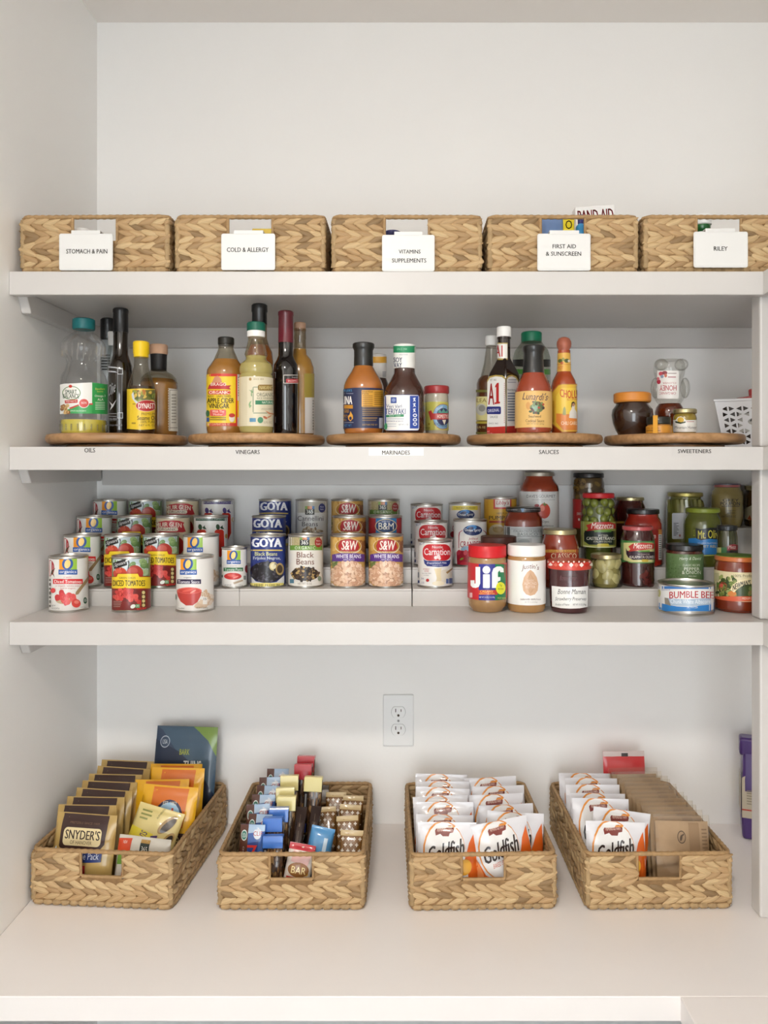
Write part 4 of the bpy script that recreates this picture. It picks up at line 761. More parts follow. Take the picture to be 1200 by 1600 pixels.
bottle('sesame_oil_bottle', 'sesame oil bottle with yellow cap and yellow label', 'bottle', K1, 803, 1.53, TTZ,
  [('glass', glass_thin('e8e4da', .95, .03), [(56, 490), (54, 520), (58, 570), (80, 640), (104, 700), (110, 740), (110, 1060), (106, None)], {'open_top': 1}), ('cap', mat('efc91c', .35), [(58, 370), (65, 378), (65, 462), (60, 470), (60, 490), (54, 494)]),
   ('oil', goo('3a1d0c'), [(104, 722), (106, 740), (106, 1060), (100, None)])],
  [('paper_label', 735, 1056, None, [('p', [(692, 740), (800, 735), (916, 740), (916, 1052), (800, 1058), (692, 1050)], 'e2c02a'), ('p', [(735, 748), (916, 745), (916, 840), (770, 850), (735, 800)], '6a6a34'), ('d', 26, 745, 752, 905, 838, 18, 11, ['8a9a3a', 'b4702c', 'd0b050', '4f5c22', 'a83a24'], 4), ('p', [(728, 780), (742, 760), (752, 820), (790, 850), (760, 850), (734, 815)], 'c8ccd0'), ('e', 845, 870, 86, 46, 'd8b8a8'), ('e', 845, 870, 82, 42, 'b02226'), ('t', 'DYNASTY', 780, 850, 922, 892, 'f4ece4', {'b': .012}), ('t', 'PREMIUM', 806, 924, 910, 944, '7a5a18'), ('t', 'Sesame Oil', 772, 948, 920, 982, '33240c', {'b': .008}), ('t', '100% PURE', 798, 986, 912, 1006, '5a4412'), ('t', 'NET 6 FL OZ', 788, 1014, 916, 1030, '6a5216'), ('r', 728, 1000, 760, 1012, '9a8020'), ('r', 736, 852, 758, 860, '9a8020')])])
bottle('syrup_bottle', 'round-shouldered amber bottle with tan stopper and black neck', 'bottle', K1, 940, 1.62, TTZ,
  [('bottle_body', goo('8a6230'), [(128, 665), (148, 690), (152, 720), (152, 1080), (146, None)]), ('shoulder', glass_thin('e6e2d6', .95, .04), [(62, 590), (70, 605), (110, 625), (138, 655), (150, 695)], {'open_top': 1, 'open_bottom': 1}), ('neck', mat('1a181a', .45), [(66, 470), (64, 500), (62, 590), (58, 596)]), ('stopper', CORK, [(66, 394), (72, 402), (73, 455), (68, 470)])],
  [('paper_label', 730, 1075, None, [('p', [(1012, 732), (1088, 742), (1088, 1070), (1012, 1066)], 'd8d4ca'), ('r', 1024, 745, 1028, 1058, '6a665e'), ('r', 1024, 745, 1086, 749, '6a665e'), ('r', 1024, 1040, 1086, 1044, '6a665e')] + [('r', 1040, 780 + i*24, 1076, 790 + i*24, 'a09c92') for i in range(10)] + [('e', 1013, 742 + i*20, 6, 8, '8a6230') for i in range(17)])])
# ---- vinegars
bottle('cider_vinegar_bottle', 'apple cider vinegar bottle with black cap and yellow label', 'bottle', K2, 316, 1.53, TTZ,
  [('bottle_body', goo('9a6a2e'), [(95, 512), (125, 555), (148, 590), (153, 620), (153, 1050), (148, None)]), ('neck', glass_thin('e4ded0', .95, .05), [(60, 395), (58, 420), (66, 445), (96, 512)], {'open_top': 1, 'open_bottom': 1}), ('cap', mat('26241f', .4), [(58, 338), (64, 345), (64, 390), (58, 398)])],
  [('paper_label', 618, 1028, 'e9c82c', [('r', 160, 618, 400, 640, 'c8372a'), ('r', 160, 1004, 400, 1030, 'c23a2c'), ('r', 392, 618, 404, 1030, 'c8372a'), ('r', 404, 618, 475, 830, 'd9d6d0'), ('r', 404, 960, 475, 1028, 'c8c8c8')] + [('r', 410, 645 + i*20, 440, 653 + i*20, '6a6a6a') for i in range(8)] +
   [('p', [(205, 690), (225, 645), (250, 635), (275, 655), (285, 690)], 'c98a6a'), ('p', [(172, 742), (182, 712), (205, 690), (300, 690), (322, 712), (356, 710), (340, 728), (354, 742), (310, 740), (190, 738)], 'b5282c'), ('t', 'BRAGG', 196, 690, 316, 714, 'f0e4d8', {'b': .012}), ('q', 176, 750, 350, 782, 14, 'c8372a'), ('t', 'ORGANIC', 184, 754, 342, 778, 'f4ead8', {'b': .014}), ('t', 'RAW - UNFILTERED', 176, 788, 354, 804, '5a4a1c'), ('t', 'APPLE CIDER', 168, 810, 378, 848, '1f1c14', {'b': .012}), ('t', 'VINEGAR', 180, 852, 340, 890, '1f1c14', {'b': .012}), ('q', 190, 900, 316, 950, 12, 'd4554a'), ('t', "With The", 206, 904, 300, 924, 'f4dcd0'), ('t', "'Mother'", 212, 928, 294, 946, 'f4dcd0'), ('e', 172, 930, 14, 26, '3a6a44'), ('r', 164, 962, 184, 995, '3a5a9a'), ('e', 362, 966, 22, 32, 'd8cfc0'), ('e', 362, 945, 24, 16, 'b83028'), ('r', 190, 958, 316, 966, '8a7420'), ('r', 190, 974, 316, 982, '8a7420'), ('t', 'NET CONTENTS 16 FL OZ', 170, 1008, 344, 1022, 'f0d8b0')])])
bottle('rice_vinegar_bottle', 'pale rice vinegar bottle with green and white cap and cream label', 'bottle', K2, 551, 1.495, TTZ,
  [('bottle_body', mat('c9ba72', .1, coat=1, trans=.35, ior=1.2), [(84, 485), (78, 498), (84, 515), (122, 545), (132, 580), (131, 610), (124, 625), (132, 640), (134, 670), (134, 1060), (128, None)]), ('neck', glass_thin('efe8d4', .95, .06), [(64, 335), (62, 360), (72, 400), (90, 470), (84, 486)], {'open_top': 1, 'open_bottom': 1}),
   ('cap', mat('0f5f4c', .4), [(66, 222), (73, 230), (73, 288), (68, 290)]), ('cap_ring', LIDW, [(70, 290), (71, 328), (66, 336)])],
  [('paper_label', 640, 1028, 'd9cfb4', [('r', 420, 640, 480, 1028, 'd3c8aa'), ('e', 505, 662, 10, 12, 'a8864a'), ('t', 'SINCE 1804', 530, 655, 610, 668, '9a8a60'), ('q', 564, 705, 700, 752, 16, '8a6e30'), ('t', 'NAKANO', 578, 714, 684, 742, 'd9c68a', {'b': .008}), ('t', 'ORGANIC', 556, 768, 690, 798, '5f6450'), ('t', 'RICE VINEGAR', 558, 804, 690, 818, '7a7a60'), ('r', 545, 828, 690, 860, '2f7a52'), ('t', 'NATURAL', 598, 834, 684, 854, 'dfe8d8', {'b': .008}), ('r', 525, 725, 530, 920, '5f7a5a'), ('r', 528, 924, 640, 929, '5f7a5a'), ('r', 530, 722, 566, 727, '5f7a5a'), ('t', 'UNSEASONED', 590, 888, 676, 902, 'a09878'),
    ('p', [(510, 790), (512, 760), (495, 745), (515, 752), (520, 735), (522, 756), (530, 765), (518, 770), (520, 800)], '7a9a6a'), ('p', [(500, 840), (515, 830), (505, 860), (516, 870), (500, 890), (492, 860)], '8aa87a'), ('p', [(620, 905), (660, 925), (690, 930), (690, 940), (650, 935)], 'c8845a'), ('e', 622, 962, 18, 9, 'b86a4a', 30), ('e', 655, 955, 20, 5, 'c8845a', -30), ('r', 500, 966, 548, 996, '4f86a8'), ('e', 584, 982, 22, 24, '4a8a68'), ('t', '12 FL OZ', 612, 992, 672, 1008, '8a8060')])])
bottle('vinegar_bottle', 'orange bottle with tall black cap at the back of the vinegars', 'bottle', K2, 577, 1.568, TTZ,
  [('bottle_body', goo('9a5a26'), [(75, 400), (100, 450), (110, 520), (111, 1050), (106, None)]), ('neck', glass_thin('d8c8b0', .95, .1), [(58, 235), (58, 300), (60, 350), (76, 400)], {'open_top': 1, 'open_bottom': 1}), ('cap', BLK, [(54, 80), (62, 88), (63, 135), (58, 145), (60, 240)])], [])
bottle('balsamic_bottle', 'slender dark bottle with burgundy capsule neck', 'bottle', K2, 783, 1.55, TTZ,
  [('bottle_body', mat('0d0708', .05, coat=1), [(58, 380), (59, 480), (72, 515), (92, 550), (97, 600), (97, 1080), (92, None)]), ('capsule', mat('6a1a28', .3, coat=.3), [(54, 133), (61, 140), (61, 165), (58, 172), (60, 380)])],
  [('paper_label', 620, 700, None, [('r', 764, 628, 884, 633, 'c8c0b8'), ('r', 764, 628, 769, 696, 'c8c0b8'), ('r', 764, 691, 884, 696, 'c8c0b8'), ('r', 785, 660, 884, 690, 'b02a34'), ('t', 'Pomegranate', 830, 642, 880, 656, 'd8d0cc', {'sh': .2}), ('t', 'BALSAMIC', 800, 668, 872, 682, 'e8d8d4'), ('r', 692, 608, 700, 612, 'b0b0b4'), ('r', 700, 608, 704, 655, 'b0b0b4'), ('r', 700, 955, 704, 1002, 'b0b0b4')])])
bottle('vinegar_bottle', 'golden bottle with pale cork stopper beside the burgundy-necked bottle', 'bottle', K2, 893, 1.62, TTZ,
  [('bottle_body', goo('a0742e'), [(50, 430), (54, 470), (88, 510), (110, 570), (114, 640), (114, 1090), (108, None)]), ('neck', glass_thin('e0d4be', .95, .08), [(48, 270), (46, 300), (48, 345), (45, 360), (48, 432)], {'open_top': 1, 'open_bottom': 1}), ('cork', CORK, [(42, 222), (46, 228), (46, 268), (42, 280)])],
  [('paper_label', 615, 1090, None, [('r', 928, 618, 1006, 805, '9c8a3c'), ('r', 932, 805, 1008, 1085, 'cfcac4')] + [('r', 992, 825 + i*22, 1001, 838 + i*22, '8a8680') for i in range(11)])])
# ---- marinades
bottle('barbecue_sauce_bottle', 'amber barbecue sauce bottle with black top and navy label', 'bottle', K3, 340, 1.53, TTZ,
  [('bottle_body', goo('a8662a'), [(74, 563), (100, 610), (138, 670), (154, 715), (157, 750), (157, 1050), (150, None)]), ('cap', mat('1c1b1a', .3, coat=.5), [(78, 383), (85, 390), (86, 415), (78, 430), (74, 440), (74, 480), (76, 560), (72, 568)])],
  [('paper_label', 728, 1044, '23284c', [('t', "TRADER JOE'S", 130, 742, 250, 764, '5aa0d0', {'b': .008}), ('r', 188, 772, 260, 777, '8a8a9a'), ('t', 'CAROLINA', 70, 795, 252, 858, 'ece8e4', {'b': .02}), ('r', 180, 864, 256, 892, 'c98a2c'), ('t', 'GOLD', 190, 898, 226, 924, 'd09a3a', {'b': .008}), ('t', 'SPICY', 184, 940, 214, 962, 'd09a3a'), ('t', 'BBQ', 184, 972, 206, 990, 'd09a3a'), ('p', [(238, 912), (256, 945), (258, 970), (238, 992), (220, 975), (218, 950), (232, 938)], 'dca03c'), ('e', 238, 968, 10, 14, '23284c'), ('r', 188, 998, 262, 1003, '8a8a9a'), ('t', 'NET WT', 188, 1014, 246, 1034, '4a8ac0'),
     ('q', 325, 748, 496, 878, 4, 'd09a34'), ('t', 'Nutrition', 332, 752, 416, 766, '33280c', {'b': .01}), ('t', 'Facts', 332, 768, 380, 782, '33280c', {'b': .01})] + [('r', 334, 790 + i*15, 412, 796 + i*15, '9a6e20') for i in range(6)] + [('r', 424, 760 + i*16, 490, 766 + i*16, '8a6420') for i in range(7)] + [('r', 330, 884 + i*14, 492, 890 + i*14, '8f7448') for i in range(5)] + [('r', 330, 962, 448, 970, '9a7a48'), ('r', 330, 980, 440, 986, '8a6e44'), ('t', 'DISTRIBUTED BY', 332, 1012, 450, 1024, 'b08c4c'), ('r', 462, 965, 496, 1045, 'b8b8c0')])])
bottle('marinade_bottle', 'bottle with white and yellow neck wrap at the back of the marinades', 'bottle', K3, 452, 1.66, TTZ,
  [('bottle_body', goo('33190c'), [(66, 655), (80, 690), (105, 760), (110, 820), (110, 1080), (104, None)]), ('neck_wrap', mat('d8d6d2', .5), [(60, 470), (67, 475), (68, 600), (67, 660)])],
  [('neck_print', 480, 640, None, [('r', 400, 486, 522, 535, 'd09a2c'), ('q', 488, 600, 516, 645, 3, 'b0b0b2')], {'on': 1})])
bottle('teriyaki_bottle', 'dark teriyaki sauce bottle with green-striped white neck and white label', 'bottle', K3, 660, 1.51, TTZ,
  [('bottle_body', goo('3c1c10'), [(82, 580), (84, 620), (110, 670), (144, 730), (157, 775), (158, 1060), (150, None)]), ('neck_wrap', mat('e8e8e4', .45), [(80, 396), (86, 402), (86, 460), (85, 582)])],
  [('paper_label', 780, 1066, None, [('q', 505, 784, 776, 1064, 18, '4a62a4'), ('q', 502, 787, 773, 1061, 16, 'ecebe8'), ('r', 702, 792, 770, 1048, '2d4aa0'), ('q', 552, 803, 598, 850, 4, '44589a'), ('e', 575, 826, 14, 14, '8a9ac8'), ('t', 'Veri Veri', 518, 862, 640, 890, '26407a', {'b': .004, 'arc': -6}), ('t', 'TERIYAKI', 508, 892, 668, 936, '26407a', {'b': .008}), ('p', [(515, 942), (655, 936), (655, 956), (518, 960)], '2f8a5c'), ('t', 'SOY VAY', 540, 944, 630, 954, 'dcece0'), ('t', 'MARINADE & SAUCE', 514, 984, 650, 996, '5a688a'), ('r', 520, 970, 655, 974, '8a94ac'), ('e', 514, 1030, 12, 26, '3a9a64'), ('t', 'NET WT 21 OZ', 614, 1012, 690, 1022, '6a7690'), ('r', 526, 1010, 596, 1014, 'a8b0c0'), ('r', 526, 1028, 596, 1032, 'a8b0c0')] +
     [('p', [(725, 810 + i*42), (748, 806 + i*42), (742, 822 + i*42), (750, 838 + i*42), (736, 832 + i*42), (726, 842 + i*42), (732, 824 + i*42)], 'dfe4f0') for i in range(3)] + [('e', 742, 945 + i*34, 17, 14, 'dfe4f0') for i in range(3)] + [('e', 742, 945 + i*34, 9, 6, '2d4aa0') for i in range(3)]),
   ('neck_print', 400, 580, None, [('r', 570, 402, 750, 455, '1f8a5c'), ('t', 'SINCE 1984', 600, 418, 680, 436, '8ac4a8'), ('t', 'SOY', 574, 492, 642, 530, '2a3558', {'b': .02}), ('t', 'VAY', 576, 534, 640, 572, '2a3558', {'b': .02}), ('t', 'DELICIOUS', 620, 464, 684, 476, '9aa0b0')], {'on': 1})])
bottle('horseradish_jar', 'little horseradish jar with red lid and yellow label', 'jar', K3, 911, 1.60, TTZ,
  [('jar_body', goo('b9b2a0'), [(86, 778), (92, 800), (93, 840), (93, 1090), (88, None)]), ('lid', mat('a8383a', .35, coat=.3), [(92, 718), (98, 726), (98, 770), (92, 779)])],
  [('paper_label', 838, 1060, 'c3bd5c', [('e', 960, 955, 80, 100, '9a3a30'), ('e', 960, 955, 78, 96, '7ea8c8'), ('e', 962, 955, 54, 68, '2c2a58'), ('p', [(846, 915), (870, 905), (880, 930), (1010, 928), (1010, 975), (900, 978), (880, 975), (866, 985), (855, 950)], 'b83a38'), ('t', 'HOMESTYLE', 916, 938, 1010, 968, 'f0e4dc', {'b': .01}), ('p', [(920, 925), (935, 895), (950, 920), (965, 890), (980, 918), (1000, 900), (1000, 928)], '5a9a8a'), ('p', [(955, 980), (985, 980), (972, 1020)], 'e4dcc8'), ('t', 'CREAMY', 905, 880, 960, 900, 'd8e4f0', {'sk': -20}), ('t', 'HORSERADISH', 890, 1008, 990, 1030, '3a4a6a', {'sk': 20}), ('e', 852, 1012, 8, 8, 'a08a30'), ('r', 822, 1040, 860, 1046, '8a8a40')])])
# ---- sauces
bottle('worcestershire_bottle', 'thin clear-necked sauce bottle with white cap behind the square bottle', 'bottle', K4, 238, 1.62, TTZ,
  [('bottle_body', goo('4f2c14'), [(84, 640), (106, 665), (116, 700), (118, 1080), (112, None)]), ('neck', glass_thin('e8e6e0', .95, .06), [(40, 400), (44, 440), (58, 540), (84, 640)], {'open_top': 1, 'open_bottom': 1}), ('cap', LIDW, [(42, 326), (48, 332), (48, 386), (42, 402)])],
  [('paper_label', 740, 1100, None, [('r', 118, 798, 360, 985, 'cfc88a'), ('t', 'LEA', 124, 812, 200, 842, '7a6420', {'b': .008}), ('e', 160, 900, 42, 46, 'b8b8b0'), ('e', 165, 890, 26, 26, '8a8a84'), ('r', 118, 992, 360, 1010, 'b0a03a'), ('t', '10 FL OZ', 122, 1030, 192, 1046, 'c8b070'), ('r', 118, 1075, 360, 1092, '6a6a2c'), ('r', 118, 745, 360, 765, '6a6a2c')])])
_sq = thing('steak_sauce_bottle', 'square dark steak sauce bottle with white cap and big red lettering', 'bottle', ((720 + 67.4 - CX) * 1.545 / F, 1.545, TTZ))
_sc = 1.545 / F / 5; _z = lambda y: ZC + (CY - (460 + y / 5)) * 1.545 / F - TTZ
_X = _sq.location.x; _R = 128 * _sc
SQB = MB().lathe([(0, 0), (_R - .002, 0), (_R, .003), (_R, _z(640)), (_R * .93, _z(615)), (_R * .62, _z(545)), (_R * .44, _z(500)), (_R * .42, _z(400)), (0, _z(400))], mat('1c0f0a', .1, coat=1), 4)
SQB.build('bottle_body', _sq, ang=30, bevel=.004)
MB().lathe([(0, _z(420)), (49 * _sc, _z(420)), (49 * _sc, _z(350)), (54 * _sc, _z(348)), (54 * _sc, _z(335)), (0, _z(335))], mat('1c0f0a', .1, coat=1), 28).build('neck', _sq)
MB().lathe([(0, _z(336)), (52 * _sc, _z(336)), (57 * _sc, _z(330)), (57 * _sc, _z(262)), (53 * _sc, _z(256)), (0, _z(256))], LIDW, 32).build('cap', _sq)
def sqmap(x, y, lift):
    xp, yp = K4.P(x, y); a = (xp - CX) / F; b = (CY - yp) / F; q = _R + lift * 1.42
    tl = (1.545 + _X - q) / (a + 1); tr = (q + _X - 1.545) / (a - 1)
    t_ = max(tl, tr); return Vector((a * t_ - _X, t_ - 1.545, ZC + b * t_ - TTZ))
_m = MB()
print_on(_m, [('p', [(206, 670), (222, 640), (272, 628), (324, 632), (349, 650), (349, 1100), (204, 1105)], 'a8924a'), ('p', [(357, 650), (372, 634), (400, 628), (432, 640), (450, 668), (450, 1100), (357, 1100)], 'a8924a'), ('p', [(208, 685), (226, 652), (272, 640), (320, 645), (346, 665), (346, 1040), (206, 1034)], 'ddddda'), ('p', [(360, 665), (374, 647), (400, 640), (428, 652), (447, 680), (447, 1030), (360, 1034)], 'd4d4d2'),
   ('p', [(204, 1038), (348, 1030), (348, 1100), (204, 1102)], 'b33028'), ('p', [(358, 1030), (450, 1026), (450, 1098), (358, 1100)], 'a82a24'), ('t', 'A', 214, 696, 262, 862, 'b32a28', {'b': .03}), ('p', [(268, 716), (282, 692), (297, 690), (297, 838), (306, 838), (306, 852), (264, 858), (264, 844), (276, 842), (276, 722), (268, 730)], 'b32a28'), ('q', 202, 876, 314, 936, 10, '262f74'), ('t', 'ORIGINAL', 210, 894, 302, 918, 'dcdfee', {'sk': -8}), ('t', 'SAUCE', 228, 948, 288, 966, '5a5a5e'), ('t', 'SINCE 1862', 216, 1002, 292, 1014, '6a6a6e'), ('t', 'EST 1862', 230, 660, 278, 674, '6a6a60'), ('t', 'NET', 206, 1066, 226, 1076, 'e8c8c0'), ('t', '10 OZ (283 g)', 206, 1082, 252, 1094, 'e8c8c0'),
   ('t', 'Nutrition', 366, 738, 424, 752, '33364a', {'b': .01}), ('r', 372, 664, 436, 671, '8a8c94'), ('r', 366, 682, 430, 690, '9a9ca4')] + [('r', 366, 768 + i*21, 446, 778 + i*21, '6f7688') for i in range(11)] + [('r', 338, 690 + i*16, 343, 700 + i*16, 'c08a84') for i in range(20)], sqmap, 354)
_m.build('paper_label', _sq, ang=30)
_m = MB(); _f2 = round_map(K4, _X, 1.545, TTZ, lambda z: 51.5 * _sc)
print_on(_m, [('r', 282, 378, 366, 512, 'a8924a'), ('r', 282, 386, 364, 500, 'e0dfda'), ('t', 'A1', 270, 398, 326, 486, 'b32a28', {'b': .03})], _f2, 8)
_m.build('neck_label', _sq)
bottle('cocktail_sauce_bottle', 'cocktail sauce bottle with black neck and tan label', 'bottle', K4, 567, 1.495, TTZ,
  [('bottle_body', goo('93391c'), [(86, 618), (104, 660), (130, 715), (142, 750), (144, 800), (144, 1050), (138, None)]), ('cap', mat('161616', .3, coat=.5), [(80, 404), (88, 412), (88, 438), (80, 450), (76, 470), (80, 560), (86, 612), (84, 622)])],
  [('paper_label', 752, 1038, 'ddb46c', [('t', "Lunardi's", 480, 768, 682, 826, '4a3248', {'sh': .35, 'b': .004, 'sk': 8}), ('t', 'EST 1978', 620, 800, 690, 812, '9a7a4a'), ('e', 600, 880, 48, 44, '5a6a44'), ('e', 578, 886, 24, 40, '8aa890', 8), ('e', 526, 870, 18, 30, 'd09a5a'), ('d', 22, 540, 830, 656, 930, 11, 9, ['3f4f34', '6a4a3c', '7a8a58', '4a3a3a', 'b04a3a'], 4, 1), ('e', 545, 915, 14, 9, '4a5a3a'), ('t', 'Seafood', 528, 942, 626, 962, '6a5230', {'b': .006}), ('t', 'Cocktail Sauce', 506, 976, 652, 998, '6a5230', {'b': .006}), ('t', 'NET WT 8 OZ (227g)', 514, 1006, 650, 1020, '7a6238')])])
bottle('juice_bottle', 'clear bottle with bright green cap at the back of the sauces', 'bottle', K4, 552, 1.675, TTZ,
  [('bottle_body', glass_thin('dfe4dc', .95, .1), [(82, 372), (88, 385), (130, 440), (148, 500), (150, 1050), (142, None)], {'open_top': 1}), ('cap', mat('16805c', .35), [(74, 297), (81, 305), (81, 362), (78, 376)]), ('sauce', goo('231a12'), [(60, 640), (140, 680), (142, 1050), (136, None)])],
  [('band', 505, 630, None, [('p', [(404, 510), (500, 506), (700, 508), (700, 566), (500, 566), (404, 560)], '1e1f1d'), ('p', [(404, 584), (700, 585), (700, 626), (404, 622)], '4a8a3a')])])
bottle('hot_sauce_bottle', 'hot sauce bottle with round wooden ball cap and yellow label', 'bottle', K4, 806, 1.545, TTZ,
  [('bottle_body', goo('a2431a'), [(50, 440), (51, 600), (66, 630), (90, 675), (101, 720), (102, 1050), (98, None)]),
   ('ball_cap', mat('a8604a', .4, vary=.2, vscale=60), [(20, 335), (42, 345), (56, 370), (58, 392), (54, 415), (44, 434), (46, 452), (30, 456)])],
  [('paper_label', 690, 1085, None, [('p', [(702, 770), (760, 705), (790, 696), (912, 698), (912, 1076), (790, 1080), (702, 1010)], 'a8642c'), ('p', [(704, 778), (764, 712), (792, 703), (912, 705), (912, 1070), (792, 1073), (704, 1000)], 'dfb43c'), ('p', [(745, 792), (792, 730), (912, 730), (912, 1060), (800, 1060), (745, 1000)], 'e6c44a'), ('p', [(745, 930), (912, 940), (912, 1060), (800, 1060), (745, 1000)], 'd8843c'), ('t', 'CHOLULA', 774, 750, 960, 812, 'c03a24', {'b': .012, 'arc': -14}), ('t', 'HOT SAUCE', 830, 806, 910, 828, 'b8402a', {'sk': -10}), ('p', [(846, 965), (850, 920), (866, 895), (868, 860), (880, 842), (892, 860), (890, 895), (905, 920), (908, 970)], 'd9d4cc'), ('e', 879, 862, 10, 13, 'b98a68'), ('p', [(862, 880), (866, 845), (880, 836), (893, 848), (893, 870), (886, 850), (872, 852), (868, 885)], '33261e'), ('p', [(795, 940), (800, 890), (812, 875), (820, 895), (822, 945)], '9a9a58'), ('t', 'CHILI GARLIC', 784, 992, 935, 1020, 'f2e0c0', {'b': .006}), ('r', 716, 830, 730, 1000, 'c8982c')]),
   ('neck_label', 455, 600, 'dfae4c', [('e', 778, 520, 18, 16, '5a6a34'), ('e', 800, 508, 12, 14, '8a8a3a'), ('e', 828, 518, 20, 16, '4a5a30'), ('e', 845, 520, 10, 10, 'e8e0cc'), ('e', 790, 535, 14, 9, 'c0603a'), ('t', 'HOT', 760, 560, 800, 588, 'c8643a', {'b': .008}), ('r', 750, 545, 862, 549, 'c8843a')])])
# ---- sweeteners
bottle('fig_jam_jar', 'dark jam jar with orange fluted lid', 'jar', K5, 221, 1.57, TTZ,
  [('jar_body', goo('2e1a10'), [(118, 782), (122, 800), (146, 830), (152, 870), (142, 930), (122, 980), (112, 1005), (108, None)]), ('lid', mat('cf8434', .4), [(126, 712), (136, 720), (137, 770), (130, 782)], {'seg': 40, 'ang': 10})], [])
t = bottle('honey_bear', 'clear honey bear bottle standing upside down, amber honey at its lower end', 'bottle', K5, 488, 1.61, TTZ,
  [('bottle_body', glass_thin('fafaf8', .95, .04), [(60, 470), (96, 476), (112, 500), (116, 540), (110, 580), (100, 605), (104, 630), (118, 665), (122, 700), (114, 740), (96, 772), (84, 790)], {'open_bottom': 1}),
   ('honey', mat('6a2a10', .08, coat=1, trans=.3), [(80, 790), (98, 815), (108, 850), (104, 900), (90, 940), (60, 950)]),
   ('cap', mat('d9a02c', .4), [(52, 948), (54, 960), (58, 1005), (58, None)])],
  [('sticker', 545, 755, None, [('q', 400, 550, 557, 752, 10, 'e6e2de'), ('t', 'HONEY', 418, 655, 540, 694, 'b03240', {'b': .012, 'rot180': 1}), ('t', 'ORGANIC', 416, 704, 536, 722, 'b03240', {'rot180': 1}), ('t', 'CLOVER', 440, 632, 538, 646, 'b86a70', {'rot180': 1}), ('e', 412, 630, 14, 17, 'b02f44'), ('e', 428, 572, 16, 15, 'c04a58'), ('e', 455, 566, 20, 14, '8a3a44'), ('e', 436, 592, 12, 12, '8a9ab0'), ('e', 462, 585, 10, 14, 'c8705a'), ('e', 408, 608, 10, 12, 'c8707a'), ('r', 478, 566, 540, 572, '9a8a88'), ('r', 478, 592, 536, 600, 'b07a80')])])
_gb = glass_thin('fafaf8', .95, .04)
for x, z, r in ((-.021, .148, .014), (.021, .148, .014)): MB().ball((x, -.012, z), r, _gb, 14, 10, (1, 1, .9)).build('foot', t)
for x in (-1, 1): MB().ball((x * .031, -.006, .100), .012, _gb, 14, 10, (.8, 1, 1.8)).build('arm', t)
for x in (-1, 1): MB().ball((x * .026, 0, .034), .009, mat('6a2a10', .08, coat=1, trans=.3), 14, 10).build('ear', t)
t = bottle('spread_jar', 'small orange-labelled jar with black lid and a stuck-up seal tab', 'jar', K5, 412, 1.51, TTZ,
  [('jar_body', goo('b5782a'), [(84, 940), (92, 955), (94, 975), (94, 995), (90, None)]), ('lid', mat('23231c', .35, coat=.3), [(86, 886), (90, 892), (90, 934), (84, 942)])],
  [('paper_label', 948, 1000, 'c98a2c', [('t', 'MIEL DE FLEURS', 325, 958, 418, 970, '7a4a14'), ('r', 325, 978, 424, 986, '8a5a1c')])])
MB().box((-.0195, -.0255, .0), (-.0105, -.0250, .0345), mat('d89a2c', .5)).build('seal_tab', t, ang=0)
bottle('honey_mustard_jar', 'small mustard jar with gold lid and white label', 'jar', K5, 600, 1.525, TTZ,
  [('jar_body', goo('8f7a2c'), [(74, 862), (82, 875), (87, 895), (87, 985), (82, None)]), ('lid', GOLD, [(82, 828), (88, 834), (88, 856), (82, 863)])],
  [('paper_label', 880, 996, None, [('p', [(514, 905), (535, 905), (550, 885), (572, 880), (595, 890), (608, 908), (686, 905), (686, 992), (514, 992)], 'e0ded8'), ('e', 570, 905, 24, 20, 'cfa83c'), ('p', [(530, 912), (570, 922), (606, 915), (606, 925), (570, 934), (532, 926)], '2f3a1c'), ('t', 'Mountain Honey', 528, 948, 682, 976, '4a4a4a'), ('r', 612, 915, 668, 920, 'b07a70')])])
# ---- white perforated basket
WBX0, WBX1, WBY0, WBY1 = .686, .886, 1.70, 1.825
zb = ZS[1]; hb = ZC + (CY - 626) * WBY0 / F - zb
t = thing('plastic_basket', 'white perforated plastic basket at the right end of the turntable shelf', 'basket', (WBX0 + .1 * math.cos(.44), WBY0 - .1 * math.sin(.44), zb), -.44)
WP = mat('e3e4e8', .4, name='white_plastic'); _w2 = (WBX1 - WBX0) / 2; fl = .02      # flare
def face_panel(p0, p1, p2, p3, nu, nv, th, skip=None):
    """flat panel p0(bottom-left) p1 p2 p3 with rows of triangular holes, real openings"""
    p0, p1, p2, p3 = map(Vector, (p0, p1, p2, p3)); outer = [(0, 0), (1, 0), (1, 1), (0, 1)]; holes = []
    for j in range(nv):
        for i in range(nu):
            u = .05 + .9 * (i + .5) / nu; v = .08 + .8 * (j + .5) / nv; du = .34 / nu; dv = .34 / nv
            if skip and skip(u, v): continue
            s = 1 if (i + j) % 2 else -1
            holes.append([(u - s*du, v - dv), (u + s*du, v), (u - s*du, v + dv)])
    if skip: holes.append([(skip.c[0] + skip.r[0] * math.cos(a) , skip.c[1] + skip.r[1] * math.sin(a)) for a in [2*math.pi*q/20 for q in range(20)]])
    loops = [outer] + holes
    tri = tessellate_polygon([[Vector((x, y, 0)) for x, y in l] for l in loops]); pts = [q for l in loops for q in l]
    n = (p1 - p0).cross(p3 - p0).normalized(); V = []; Fc = []
    for s in (0, 1):
        for u, v in pts: V.append((p0*(1-u) + p1*u)*(1-v) + (p3*(1-u) + p2*u)*v - n * th * s)
    N = len(pts); Fc = [tuple(t_) for t_ in tri] + [tuple(i + N for i in reversed(t_)) for t_ in tri]
    o = 0
    for l in loops:
        for i in range(len(l)): j = (i + 1) % len(l); Fc.append((o+i, o+j, N+o+j, N+o+i))
        o += len(l)
    return V, Fc
class Sk:
    c = (.62, .55); r = (.30, .13)
    def __call__(s, u, v): return ((u - s.c[0]) / .37)**2 + ((v - s.c[1]) / .26)**2 < 1
dz = WBY1 - WBY0
